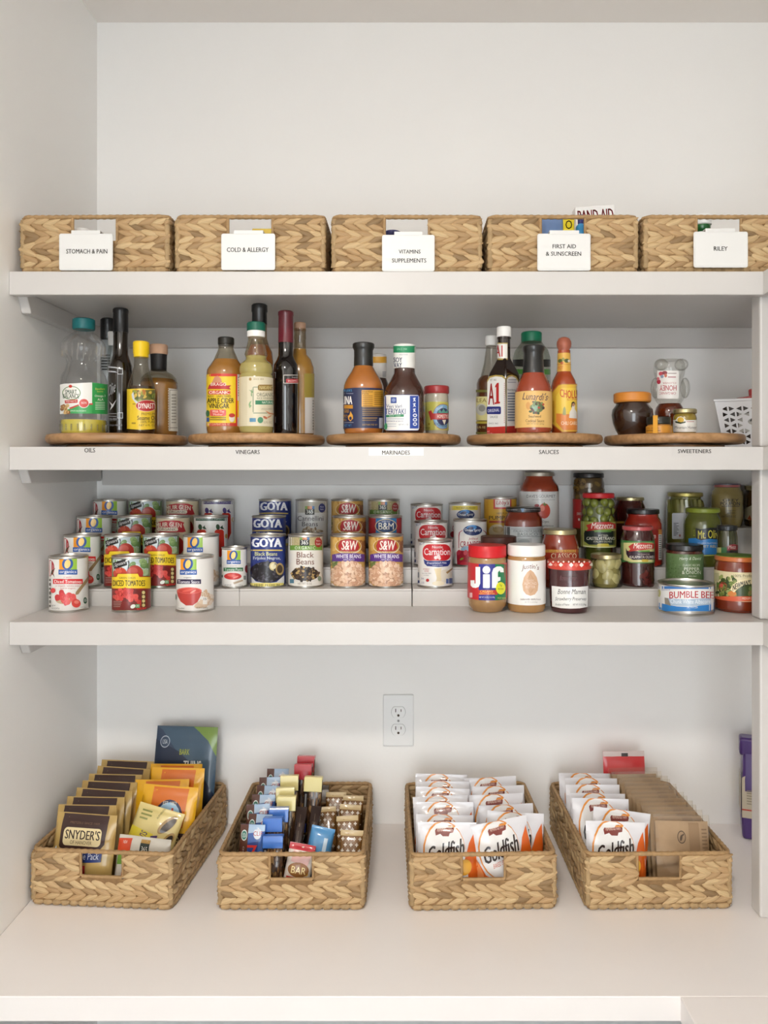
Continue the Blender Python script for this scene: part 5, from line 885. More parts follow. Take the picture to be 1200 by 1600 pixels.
A = [(-_w2 + fl, .006, .003), (_w2 - fl, .006, .003), (_w2, 0, hb), (-_w2, 0, hb)]
MB().add(*face_panel(*A, 12, 7, .002, Sk()), WP).build('front_panel', t, ang=0)
MB().add(*face_panel((_w2-fl, dz-.006, .003), (-_w2+fl, dz-.006, .003), (-_w2, dz, hb), (_w2, dz, hb), 12, 7, .002), WP).build('back_panel', t, ang=0)
MB().add(*face_panel((-_w2+fl, dz-.006, .003), (-_w2+fl, .006, .003), (-_w2, 0, hb), (-_w2, dz, hb), 7, 7, .002), WP).build('side_panel', t, ang=0)
MB().add(*face_panel((_w2-fl, .006, .003), (_w2-fl, dz-.006, .003), (_w2, dz, hb), (_w2, 0, hb), 7, 7, .002), WP).build('side_panel', t, ang=0)
MB().box((-_w2+fl, .006, 0), (_w2-fl, dz-.006, .003), WP).build('bottom', t, ang=0)
MB().tube([(-_w2, 0, hb), (_w2, 0, hb), (_w2, dz, hb), (-_w2, dz, hb)], .0032, WP, 8, True).build('rim', t)
cx = (A[0][0] + (A[1][0]-A[0][0])*.62)
MB().box((cx - .07, .007, hb*.36), (cx + .07, .0075, hb*.74), mat('b6b4b0', .6)).build('name_card', t, ang=0)
_m = MB(); print_on(_m, [('t', 'lollipops', 0, 0, 1, 1, '1c1c1c', {'sh': .3, 'b': .02})], lambda x, y, l: Vector((cx - .048 + x * .11, .0066 - l, hb*.53 + (1 - y) * .017)), 0); _m.build('card_lettering', t)
for i, (x, y, w, h, z, lab) in enumerate((((1174 - CX) * 1.70 / F + .025, 1.712, .085, .014, hb - .002, 'flat red candy packet lying across the white plastic basket'), ((1186 - CX) * 1.72 / F + .022, 1.722, .06, .02, hb + .0125, 'crumpled red candy packet on top in the white plastic basket'))):
    o = MB().box((-w/2, -.03, 0), (w/2, .03, h), mat('b81c1c', .3, coat=.5, bump=.4, bscale=40)).build('candy_packet', None, (x, y, zb + z), ang=0, bevel=.004); o.rotation_euler = (0, -.08, .2)
    tag(o, lab, 'packet', 'red packets in the white basket')
_bx = thing('candy_bag', 'dark brown bag showing through the holes of the white plastic basket', 'bag', (WBX0 + .1 * math.cos(.44) + .058 * math.sin(.44), WBY0 - .1 * math.sin(.44) + .058 * math.cos(.44), zb + .0035), -.44)
MB().add([(sx * (.072 + (.012 if z else 0)), sy * (.030 + (.01 if z else 0)), z) for z in (0, .05, hb - .012) for sx, sy in ((-1, -1), (1, -1), (1, 1), (-1, 1))], [(3, 2, 1, 0)] + [(a+i, a+(i+1) % 4, a+4+(i+1) % 4, a+4+i) for a in (0, 4) for i in range(4)] + [(8, 9, 10, 11)], mat('3a2a20', .4, coat=.4, bump=.4, bscale=40)).build('bag_body', _bx, ang=30, bevel=.006)
# ---- printed shelf-edge labels
for txt, x0, x1, y0, y1, sx0, sx1, l in (('OILS', 132, 149, 700, 707, 122, 162, 'small clear shelf label reading OILS'), ('VINEGARS', 368, 406, 703, 709.5, 360, 430, 'small shelf label reading VINEGARS'), ('MARINADES', 597, 640.5, 704, 710.5, 576, 662, 'small white shelf label reading MARINADES'), ('SAUCES', 842, 873, 703, 709.5, 832, 900, 'small clear shelf label reading SAUCES'), ('SWEETENERS', 1059, 1111, 702, 708, 1050, 1125, 'small shelf label reading SWEETENERS')):
    p = at((sx0 + sx1) / 2, 712, DF); s = DF / F
    t = thing('shelf_label', l, 'label', (p.x, DF - .0001, p.z), 0, 'shelf edge labels'); w = (sx1 - sx0) * s / 2
    MB().box((-w, -.0003, 0), (w, 0, 12.4 * s), mat('efedea', .35) if txt == 'MARINADES' else TRIM).build('strip', t, ang=0)
    _m = MB(); print_on(_m, [('t', txt, x0, y0, x1, y1, '2a2623', {'b': .012})], lambda x, y, li: Vector(((x - (sx0 + sx1) / 2) * s, -.0003 - li, (712 - y) * s)), 0); _m.build('lettering', t)
# ================================================================== woven baskets
def hyacinth(name, c0, c1, c2):
    m = bpy.data.materials.new(name); m.use_nodes = True; nt = m.node_tree; b = nt.nodes['Principled BSDF']; b.inputs['Roughness'].default_value = .62
    oi = nt.nodes.new('ShaderNodeObjectInfo'); ge = nt.nodes.new('ShaderNodeNewGeometry'); ad = nt.nodes.new('ShaderNodeMath'); ad.operation = 'ADD'; fr = nt.nodes.new('ShaderNodeMath'); fr.operation = 'FRACT'
    nt.links.new(oi.outputs['Random'], ad.inputs[0]); nt.links.new(ge.outputs['Random Per Island'], ad.inputs[1]); nt.links.new(ad.outputs[0], fr.inputs[0])
    r = nt.nodes.new('ShaderNodeValToRGB'); e = r.color_ramp.elements; e[0].color = S(c0); e[0].position = 0; e[1].color = S(c2); e[1].position = 1; k = e.new(.35); k.color = S(c1)
    nt.links.new(fr.outputs[0], r.inputs['Fac'])
    tc = nt.nodes.new('ShaderNodeTexCoord'); mp = nt.nodes.new('ShaderNodeMapping'); mp.inputs['Scale'].default_value = (25, 160, 420)
    n = nt.nodes.new('ShaderNodeTexNoise'); n.inputs['Scale'].default_value = 1; n.inputs['Detail'].default_value = 2
    nt.links.new(tc.outputs['Object'], mp.inputs['Vector']); nt.links.new(mp.outputs[0], n.inputs['Vector'])
    mr = nt.nodes.new('ShaderNodeMapRange'); mr.inputs['To Min'].default_value = .78; mr.inputs['To Max'].default_value = 1.2; nt.links.new(n.outputs['Fac'], mr.inputs['Value'])
    h = nt.nodes.new('ShaderNodeHueSaturation'); nt.links.new(mr.outputs[0], h.inputs['Value']); nt.links.new(r.outputs['Color'], h.inputs['Color']); nt.links.new(h.outputs['Color'], b.inputs['Base Color'])
    bp = nt.nodes.new('ShaderNodeBump'); bp.inputs['Strength'].default_value = .35; bp.inputs['Distance'].default_value = .001; nt.links.new(n.outputs['Fac'], bp.inputs['Height']); nt.links.new(bp.outputs['Normal'], b.inputs['Normal'])
    return m
HY = hyacinth('water_hyacinth', '846a48', 'b39268', 'c8ad82')
HYR = mat('a5855c', .65, vary=.22, vscale=120, bump=.5, bscale=220, name='wrapped_cord')
HYB = mat('a88d66', .62, vary=.25, vscale=70, bump=.4, bscale=160, name='hyacinth_wrap')
HYD = mat('8a6c48', .8, vary=.2, vscale=90, name='weave_backing')
BW, BL, BH = .288, .346, .111
WI = .0062                      # distance of the wall's middle plane from the outside
def leaf_geo(L, h, t, seed):
    rg = random.Random(seed); secs = ((0, .30), (.14, .78), (.42, 1.0), (.75, .72), (1, .08)); V = []; Fc = []
    for q, k in secs:
        x = (q - .5) * L; zz = rg.uniform(-.0008, .0008)
        for j in range(6):
            a = math.pi * 2 * j / 6; V.append((x, math.sin(a) * t * (.35 + .65 * k), math.cos(a) * h / 2 * k + zz))
    for s in range(4):
        for j in range(6): l = (j + 1) % 6; Fc.append((s*6+j, s*6+l, s*6+6+l, s*6+6+j))
    Fc.append((5, 4, 3, 2, 1, 0)); Fc.append(tuple(24 + j for j in range(6)))
    return V, Fc
LEAF = [leaf_geo(.037, .0150, .0052, s) for s in range(4)]
LEAFM = [MB().add(v, f, HY).mesh('strand', 60) for v, f in LEAF]
HX, HZ0 = .0425, .0585          # half width and lower edge of the handle opening
NROW, ZR0, DZR = 8, .0175, .01145
def leaf_spots(length, hole, rg):
    out = []
    for j in range(NROW):
        z = ZR0 + j * DZR; d = 1 if (j // 2) % 2 else -1; tilt = math.radians(19) * (1 if j % 2 else -1)
        ext = length / 2 - .0135
        if hole and z > HZ0 - .008:
            for q in range(4):
                for sg in (1, -1): out.append((sg * (HX + .0165 + (ext - HX - .0165) * q / 3), z, d, tilt))
        else:
            n = int(2 * ext / .0243)
            for q in range(n + 1): out.append((-ext + 2 * ext * q / n, z, d, tilt))
    return [(x + rg.uniform(-.0012, .0012), z + rg.uniform(-.0012, .0012), d, t + rg.uniform(-.1, .1), rg.randrange(4), rg.uniform(.92, 1.1)) for x, z, d, t in out]
def leaf_matrix(x, y, z, d, t, s, face):
    # face: rotation about z of the wall's outward side (0 = front)
    M = Matrix.Translation((x, y, z)) @ Matrix.Rotation(face, 4, 'Z') @ Matrix.Rotation(-t * d, 4, 'Y') @ Matrix.Scale(s, 4)
    if d < 0: M = M @ Matrix.Rotation(math.pi, 4, 'Z')
    return M
def ring(x0, x1, y0, y1, z, r, step, amp, rg, rc=.012):
    pts = []
    for cx, cy, a0 in ((x1-rc, y0+rc, -90), (x1-rc, y1-rc, 0), (x0+rc, y1-rc, 90), (x0+rc, y0+rc, 180)):
        for i in range(4): a = math.radians(a0 + 30*i); pts.append(Vector((cx + rc*math.cos(a), cy + rc*math.sin(a), z)))
    out = []; rr = []
    for a, b in zip(pts, pts[1:] + pts[:1]):
        n = max(1, int((b - a).length / step))
        for i in range(n): out.append(a.lerp(b, i / n)); rr.append(r + (amp if (len(rr) // 2) % 2 else -amp) * rg.uniform(.6, 1.2))
    return out, rr
_rg = random.Random(11)
PARTS = {}
def basket_parts():
    xi, yi0, yi1 = BW/2 - WI, WI, BL - WI
    pts, rr = ring(-xi, xi, yi0, yi1, BH - .0045, .0042, .0032, .0004, _rg); PARTS['rim'] = MB().tube(pts, rr, HYR, 7, True).mesh('rim', 60)
    pts, rr = ring(-xi, xi, yi0, yi1, .0062, .0052, .0044, 0, _rg)
    rr = [(.0062, .0060, .0057, .0034)[i % 4] * _rg.uniform(.92, 1.05) for i in range(len(rr))]
    PARTS['base_rim'] = MB().tube(pts, rr, HYB, 7, True).mesh('base_rim', 25)
    for j, (sx, y) in enumerate(((-1, yi0), (1, yi0), (-1, yi1), (1, yi1))):
        PARTS['corner_wrap%d' % j] = MB().tube([(sx * (xi - .0012), y + (.0012 if y == yi0 else -.0012), .010 + i * .0057) for i in range(17)], [(.0064 if i % 2 else .0050) for i in range(17)], HYB, 8).mesh('corner_wrap', 60)
    th = .0012; m = MB()
    zt = BH - .006
    m.box((-xi, yi0-th, .004), (xi, yi0+th, HZ0 - .003), HYD).box((-xi, yi0-th, HZ0-.003), (-HX-.002, yi0+th, zt), HYD).box((HX+.002, yi0-th, HZ0-.003), (xi, yi0+th, zt), HYD)
    m.box((-xi, yi1-th, .004), (xi, yi1+th, HZ0 - .003), HYD).box((-xi, yi1-th, HZ0-.003), (-HX-.002, yi1+th, zt), HYD).box((HX+.002, yi1-th, HZ0-.003), (xi, yi1+th, zt), HYD)
    m.box((-xi-th, yi0, .004), (-xi+th, yi1, zt), HYD).box((xi-th, yi0, .004), (xi+th, yi1, zt), HYD).box((-xi, yi0, .003), (xi, yi1, .006), HYD)
    PARTS['core'] = m.mesh('core', 0)
    for y in (yi0, yi1):
        m = MB(); m.tube([(-HX, y, zt), (-HX, y, HZ0 + .003), (-HX + .003, y, HZ0), (HX - .003, y, HZ0), (HX, y, HZ0 + .003), (HX, y, zt)], .0032, HYR, 7); PARTS['handle_trim%d' % (y == yi1)] = m.mesh('handle_trim', 60)
    w = MB()
    def put(spots, face, fx):
        for x, z, d, t, k, s in spots:
            v, f = LEAF[k]; M = leaf_matrix(*fx(x), z, d, t, s, face); w.add([M @ Vector(p) for p in v], f, HY)
    put(leaf_spots(BW - .012, True, _rg), 0, lambda x: (x, yi1))
    PARTS['rear'] = w.mesh('weave', 60)
    for nm, xx in (('left', -xi), ('right', xi)):
        w = MB(); put(leaf_spots(BL - .014, False, _rg), math.pi/2, lambda x: (xx, BL/2 + x)); PARTS[nm] = w.mesh('weave', 60)
basket_parts()
def basket(label, loc, rz, group, single=(), seed=1):
    t = thing('woven_basket', label, 'basket', loc, rz, group); rg = random.Random(seed)
    for n in ('rim', 'base_rim', 'core', 'handle_trim0', 'handle_trim1', 'corner_wrap0', 'corner_wrap1', 'corner_wrap2', 'corner_wrap3'): link(n.rstrip('0123'), PARTS[n], t)
    for x, z, d, tl, k, s in leaf_spots(BW - .012, True, rg):
        o = link('strand', LEAFM[k], t); o.matrix_local = leaf_matrix(x, WI, z, d, tl, s, 0)
    for nm, xx in (('left', -(BW/2 - WI)), ('right', BW/2 - WI)):
        if nm in single:
            for x, z, d, tl, k, s in leaf_spots(BL - .014, False, rg):
                o = link('strand', LEAFM[k], t); o.matrix_local = leaf_matrix(xx, BL/2 + x, z, d, tl, s, math.pi/2)
        else: tag(link('weave', PARTS[nm], t), kind='stuff')
    tag(link('weave', PARTS['rear'], t), kind='stuff')
    return t
G1, G2 = 'woven baskets on the highest shelf', 'woven snack baskets on the counter'
TB = []
for x, rz, l, s in ((-.5835, -.02, 'woven basket on the highest shelf labelled STOMACH & PAIN', 1), (-.2905, .0, 'woven basket on the highest shelf labelled COLD & ALLERGY', 2), (.0045, .008, 'woven basket on the highest shelf labelled VITAMINS SUPPLEMENTS', 3), (.2985, .0, 'woven basket on the highest shelf labelled FIRST AID & SUNSCREEN', 4), (.592, .0, 'woven basket on the highest shelf labelled RILEY', 5)):
    TB.append(basket(l, (x, 1.4415, ZS[0] + .0004), rz, G1, (), s))
BB = [basket('woven basket of pretzel packs and yellow snack bags on the counter', (-.5875, 1.483, ZK + .0004), math.radians(-4.3), G2, ('right',), 6),
      basket('woven basket of snack bars on the counter', (-.218, 1.474, ZK + .0004), 0, G2, (), 7),
      basket('woven basket filled only with white cracker bags', (.152, 1.474, ZK + .0004), math.radians(1.5), G2, (), 8),
      basket('woven basket of cracker bags and brown paper packs on the counter', (.491, 1.476, ZK + .0004), math.radians(1.0), G2, ('left',), 9)]
# clip-on label plates of the upper baskets
PLATE = mat('dededc', .3, coat=.2, name='label_plastic')
for i, (x0, x1, y0, y1, tx0, tx1, lines, l) in enumerate((
    (94, 177.5, 366, 423.5, 113, 158, [('STOMACH & PAIN', 105.5, 390.5, 169.5, 397.5)], 'STOMACH & PAIN'), (346.5, 430.5, 366, 423, 366, 412, [('COLD & ALLERGY', 355.5, 388, 420.5, 395)], 'COLD & ALLERGY'),
    (597, 679, 368, 425, 616, 660, [('VITAMINS', 623, 391.5, 657, 397.5), ('SUPPLEMENTS', 612.5, 405, 666, 411.5)], 'VITAMINS SUPPLEMENTS'), (839, 922, 366, 424, 858, 904, [('FIRST AID', 862.5, 383, 899, 389.5), ('& SUNSCREEN', 852, 394.5, 907, 401)], 'FIRST AID & SUNSCREEN'), (1082.5, 1167, 363, 419, 1101, 1147, [('RILEY', 1113.5, 386.5, 1135, 393)], 'RILEY'))):
    d = 1.4375; s = d / F; p = at((x0 + x1) / 2, y1, d)
    t = thing('bin_label', 'white clip-on label plate reading ' + l, 'label', (p.x, d - .0035, p.z), 0, 'clip-on basket labels'); w = (x1 - x0) * s / 2; h = (y1 - y0) * s
    MB().prism(rrect(-w, 0, w, h, .004), -.0012, .0012, PLATE).build('plate', t, ang=30, bevel=.0006)
    MB().prism(rrect(-w + .003, .003, w - .003, h - .003, .003), -.0018, -.0012, mat('e2e2e0', .35)).build('insert_card', t, ang=30)
    ta = (tx0 - (x0 + x1) / 2) * s; tb = (tx1 - (x0 + x1) / 2) * s
    MB().box((ta, -.0015, h - .001), (tb, .0012, h + .006), PLATE).box((ta, .0012, h + .0035), (tb, .018, h + .006), PLATE).box((ta, .0165, h - .018), (tb, .018, h + .0035), PLATE).build('clip', t, ang=0, bevel=.0006)
    _m = MB(); print_on(_m, [('t', q[0], *q[1:], '26241f', {'b': .012}) for q in lines], lambda x, y, li: Vector(((x - (x0 + x1) / 2) * s, -.0018 - li, (y1 - y) * s)), 0); _m.build('lettering', t)
# ---- things in the upper baskets
VT1, VT2, VT3 = View(0, 300, 3), View(400, 300, 3), View(800, 300, 3)
ZIN = ZS[0] + .0068
vessel('pill_bottle', 'white-capped bottle low in the leftmost upper basket', 'bottle', VT1, 385, 1.51, ZIN, [('bottle_body', LIDW, [(38, 215), (44, 230), (44, 330), (42, None)]), ('cap', mat('f4f4f2', .4), [(34, 176), (38, 180), (38, 210), (36, 216)])], [])
def carton(name, label, cat, x0, x1, ytop, d, dep, zb, m, els=(), rz=0, ry=0, view=None, group=None):
    s = d / F; w = (x1 - x0) * s / 2; zt = ZC + (CY - ytop) * s - zb
    t = thing(name, label, cat, (((x0 + x1) / 2 - CX) * s, d, zb), rz, group); t.rotation_euler = (0, ry, rz)
    MB().box((-w, 0, 0), (w, dep, zt), m).build('carton', t, ang=0, bevel=.0012)
    if els:
        _m = MB(); print_on(_m, list(els), lambda x, y, li: Vector(((x - .5) * 2 * w, -li, zt * (1 - y))), 0); _m.build('print', t)
    return t
carton('medicine_box', 'yellow medicine box in the second upper basket', 'box', 394, 425, 357, 1.51, .04, ZIN, ink('e3c22c'), [('r', 0, .1, 1, .16, '3a3a60'), ('t', 'COLD', .1, .2, .9, .35, '3a3a60')])
vessel('vitamin_jar', 'jar with navy lid in the middle upper basket', 'jar', VT2, 640, 1.515, ZIN, [('jar_body', mat('e8e4dc', .3), [(36, 215), (42, 225), (42, 340), (40, None)]), ('lid', mat('2e2f62', .35), [(32, 186), (40, 190), (41, 212), (36, 216)])], [])
carton('bandage_box', 'white bandage box with red lettering tilting out of the fourth upper basket', 'box', 907, 969, 321, 1.56, .03, ZIN, ink('eeeceb'), [('t', 'BAND-AID', .05, .05, .95, .19, 'c0262c', {'b': .03}), ('r', 0, .3, 1, .5, 'c0262c')], ry=-.07)
carton('ointment_box', 'small yellow box with a black letter O in the fourth upper basket', 'box', 880, 897.5, 336, 1.475, .03, ZIN, ink('e8d21c'), [('t', 'O', .2, .09, .8, .24, '1e1e1a', {'b': .03})])
vessel('sunscreen_bottle', 'blue sunscreen bottle in the fourth upper basket', 'bottle', VT3, 322, 1.49, ZIN, [('bottle_body', mat('3f9ad8', .3), [(12, 150), (24, 165), (26, 200), (26, None)]), ('cap', mat('33357c', .35), [(10, 108), (14, 112), (14, 148), (12, 152)])], [])
# ================================================================== soft packs
def pouch_fn(w, h, t, seal, wr, seed):
    rg = random.Random(seed); ph = [rg.uniform(0, 6.28) for _ in range(8)]; fq = [rg.uniform(4, 11) for _ in range(8)]
    def b(u, v):
        e = max(0.0, 1 - abs(2*u - 1)**2.6) ** .55
        q = min(max((v - seal) / (1 - 2*seal), 0), 1); f = max(0.0, math.sin(math.pi * q)) ** .45
        k = sum(math.sin(fq[i] * (u if i % 2 else v) * 2 + ph[i] + 3 * (v if i % 2 else u)) for i in range(8)) / 8
        return t/2 * e * f * (1 + .12 * k) + wr * k * (.35 + .65 * f) * .6
    sway = lambda u, v: wr * 1.6 * math.sin(3.1*u + ph[0]) * (v ** 3)
    return b, sway
def pouch(name, label, cat, w, h, t, film, els, seal=.06, wr=.0012, seed=1, group=None, back=None, extra=None, maker=foil, nx=20, ny=24):
    o = thing(name, label, cat, (0, 0, 0), 0, group); b, sway = pouch_fn(w, h, t, seal, wr, seed)
    V = []; Fc = []
    for s in (-1, 1):
        for j in range(ny + 1):
            for i in range(nx + 1):
                u, v = i / nx, j / ny; V.append(((u - .5) * w, s * (b(u, v) + .0004) + sway(u, v), v * h))
    N = (nx + 1) * (ny + 1); I = lambda i, j: j * (nx + 1) + i
    for j in range(ny):
        for i in range(nx):
            Fc.append((I(i,j), I(i+1,j), I(i+1,j+1), I(i,j+1))); Fc.append((N+I(i,j+1), N+I(i+1,j+1), N+I(i+1,j), N+I(i,j)))
    ed = [I(i, 0) for i in range(nx)] + [I(nx, j) for j in range(ny)] + [I(i, ny) for i in range(nx, 0, -1)] + [I(0, j) for j in range(ny, 0, -1)]
    for a, c in zip(ed, ed[1:] + ed[:1]): Fc.append((c, a, N + a, N + c))
    MB().add(V, Fc, film).build('pouch', o, ang=60)
    if els:
        m = MB()
        def fn(x, y, li):
            u, v = min(max(x / 100, 0), 1), min(max(1 - y / 100, 0), 1)
            return Vector(((u - .5) * w, -b(u, v) - .0004 - li + sway(u, v), v * h))
        for vs, fs, c, lift in art2d(els):
            v2, f2 = strips(vs, fs, 100 / nx)
            v3, f3 = strips([(y, x) for x, y in v2], f2, 100 / ny)
            P = [fn(x, y, .0006 + lift * .00014) for y, x in v3]; ff = []
            for f in f3:
                n = (P[f[1]] - P[f[0]]).cross(P[f[2]] - P[f[0]]); ff.append(f if n.y <= 0 else tuple(reversed(f)))
            m.add(P, ff, maker(c))
        m.build('print', o, ang=60)
    if extra: extra(o)
    return o
def stand(src, first, i, base, rz, x, y, lean=-12, roll=0, label=None, sz=1.0, z=.0072, yaw=0):
    """stand a pack inside a basket: x, y in the basket's own frame, degrees for lean and roll"""
    c, s = math.cos(rz), math.sin(rz); L = Vector((base[0] + x*c - y*s, base[1] + x*s + y*c, base[2] + z))
    rot = (math.radians(lean), math.radians(roll), rz + math.radians(yaw))
    o = src if first else dup(src, L, rot=rot, label=label)
    o.location = L; o.rotation_euler = rot
    if label: o['label'] = label
    if sz != 1.0: o.scale = (1, 1, sz)
    return o
def basis(b): return tuple(b.location), b.rotation_euler.z
ORD = ['frontmost', 'second', 'third', 'fourth', 'fifth', 'sixth', 'seventh', 'eighth', 'ninth', 'tenth', 'eleventh', 'twelfth']
def shift_art(els, dy):
    out = []
    for e in els:
        if e[0] in 'rq': out.append((e[0], e[1], e[2] + dy, e[3], e[4] + dy, *e[5:]))
        elif e[0] == 'e': out.append((e[0], e[1], e[2] + dy, *e[3:]))
        elif e[0] == 'p': out.append(('p', [(x, y + dy if y < 99 else y) for x, y in e[1]], e[2]))
        elif e[0] == 't': out.append(('t', e[1], e[2], e[3] + dy, e[4], e[5] + dy, *e[6:]))
    return out
# ---- basket 1: pretzel packs
GOLDF = foil('b89a5c')
pz = pouch('pretzel_pack', 'x', 'packet', .126, .150, .022, GOLDF,
  [('p', [(11, 1.2), (88, 1), (86, 36), (78, 44), (20, 47), (12, 40)], '3a2420'), ('q', 17, 17, 80, 39, 6, 'e0cfa0'), ('t', "SNYDER'S", 20, 19.5, 78, 31, '33201c', {'b': .02}), ('t', 'OF HANOVER', 30, 32.5, 66, 37, '5a4030'), ('t', 'PRETZELS SINCE 1909', 25, 10, 74, 12.5, '7a5a44'),
   ('p', [(2, 50), (8, 40), (14, 60), (14, 82), (6, 76)], 'c8dce8'), ('p', [(12, 48), (84, 42), (84, 57), (12, 61)], '24356e'), ('t', '100 Calorie Pack', 16, 47, 80, 55, 'd8dce8', {'sk': -2}),
   ('r', 24, 62, 60, 84, 'b0242c'), ('t', 'Mini', 27, 64, 52, 75, 'f2e8e4', {'b': .01}), ('t', 'pretzels', 29, 80, 48, 84, 'e8d0cc'), ('r', 56, 80, 78, 95, '5f9a78'), ('t', 'GMO', 58, 82, 76, 88, 'e4ece4'), ('d', 14, 24, 86, 56, 97, 6, 4, ['6b3f20', '84522a', '4f2c16'], 3)], seed=3, wr=.0024, group='gold pretzel packs')
b0, rz0 = basis(BB[0])
rg = random.Random(5)
for i in range(8):
    xs = (-.060, -.069, -.066, -.067, -.068, -.066, -.067, -.068)[i]
    stand(pz, i == 0, i, b0, rz0, xs, .030 + i * .0295, -12 - rg.uniform(0, 1.2), (1.5, -1, -1, 1, 0, -1.5, 1, 0, 1)[i], 'gold and brown pretzel pack in the leftmost basket, %s in its row' % ORD[i] if i else 'gold and brown pretzel pack nearest the front of the leftmost basket', 1 + .026 * i, yaw=rg.uniform(-1.5, 1.5))
# yellow snack bags
yb = pouch('cracker_bag', 'x', 'packet', .118, .185, .024, foil('e0a820'),
  [('p', [(20, 2), (84, 2), (82, 46), (20, 48)], 'cf6c1e'), ('e', 54, 34, 25, 19, '23284a'), ('e', 54, 34, 21, 16, '9ac0da'), ('p', [(45, 46), (47, 26), (50, 26), (52, 34), (57, 34), (59, 24), (62, 24), (64, 46)], 'c04a3a'), ('t', 'EST. 1852', 42, 17, 66, 21, 'e8dcc0'), ('r', 8, 52, 92, 70, '3a2420'), ('t', 'CHEDDAR', 20, 56, 80, 66, 'f0dca0')], seed=5, group='orange and yellow cracker bags')
for i, (x, y, r, s, l) in enumerate(((.071, .184, 0, 1.0, 'orange and yellow cracker bag standing rearmost, beside the dark bag'), (.054, .153, -2, .93, 'orange and yellow cracker bag leaning left in the middle of the leftmost basket'), (.071, .122, 3, .93, 'orange and yellow cracker bag behind the cream cookie pack'), (.058, .216, -1, .98, 'orange and yellow cracker bag whose left edge alone shows at the back'))):
    stand(yb, i == 0, i, b0, rz0, x, y, -12, r, l, s)
bk = pouch('bark_bag', 'tall dark blue and green chocolate bark bag at the back of the leftmost basket', 'packet', .146, .246, .02, mat('2f4058', .3, coat=.5, name='film_print'),
  [('p', [(0, 0), (100, 0), (100, 60), (48, 30), (10, 4)], '3c5468'), ('p', [(60, 0), (100, 0), (100, 26), (86, 12)], '6f8a3c'), ('p', [(0, 12), (40, 22), (78, 40), (100, 60), (100, 100), (0, 100)], '1f2c44'), ('e', 16, 14, 8, 5.4, 'aab4c0'), ('e', 16, 14, 7, 4.6, '33445a'), ('t', 'USA', 12, 12, 20, 16, 'c8d0d8'), ('t', 'BARK', 42, 20, 58, 25, 'b9c24a', {'b': .01}), ('t', 'THINS', 50, 30, 78, 40, 'e4e8e8', {'b': .02})], seed=8)
stand(bk, True, 0, b0, rz0, .0575, .266, -12)
cp = pouch('cookie_pack', 'cream and yellow fig cookie pack lying askew on the bags of the leftmost basket', 'packet', .098, .105, .022, foil('d9c684'),
  [('p', [(0, 42), (52, 48), (60, 100), (0, 100)], 'dcc93c'), ('t', 'Newtons', 2, 58, 48, 80, '4a2a5a', {'rot': -78, 'sh': .1}), ('p', [(48, 52), (62, 48), (66, 96), (52, 98)], '4a2f6a'), ('e', 74, 26, 22, 10, '9a7a44', -52), ('e', 76, 27, 18, 7, '33261c', -52), ('e', 84, 54, 19, 9, 'b08e52', -62), ('e', 85, 54, 14, 6, '2e2420', -62), ('e', 56, 92, 6, 4, '6f9a3c'), ('r', 12, 10, 34, 13, '8a8a4a'), ('r', 12, 17, 36, 20, '8a8a4a'), ('r', 12, 24, 30, 27, '8a8a4a'), ('t', 'AUTHENTIC', 42, 8, 64, 12, '6a6a3a', {'rot': -70})], seed=9, wr=.002)
stand(cp, True, 0, b0, rz0, .052, .080, -24, 14, z=.050)
op = pouch('organic_snack_bag', 'clear and green organic snack bag at the front of the leftmost basket', 'packet', .108, .110, .024, foil('cfc9bc'),
  [('p', [(0, 6), (26, 4), (26, 24), (0, 28)], 'cf4a28'), ('t', 'NEW', 10, 8, 18, 13, 'f0d8cc'), ('p', [(4, 30), (40, 26), (98, 44), (98, 58), (40, 42), (4, 48)], '6f9a3c'), ('t', 'ORGANIC', 30, 32, 70, 42, 'e8ecd8', {'sk': 10, 'b': .006}), ('r', 44, 8, 62, 26, '26302a'), ('t', '365', 47, 14, 59, 22, 'e8e8e0'), ('r', 44, 4, 62, 9, 'b08a4a'), ('t', 'Mini', 16, 54, 44, 68, 'c8552c', {'b': .01}), ('e', 80, 80, 12, 14, '8a5a30'), ('e', 62, 84, 10, 14, 'a87038'), ('e', 74, 92, 8, 6, '5f8a6a')], seed=13, wr=.0022)
stand(op, True, 0, b0, rz0, .062, .034, -10, 3)
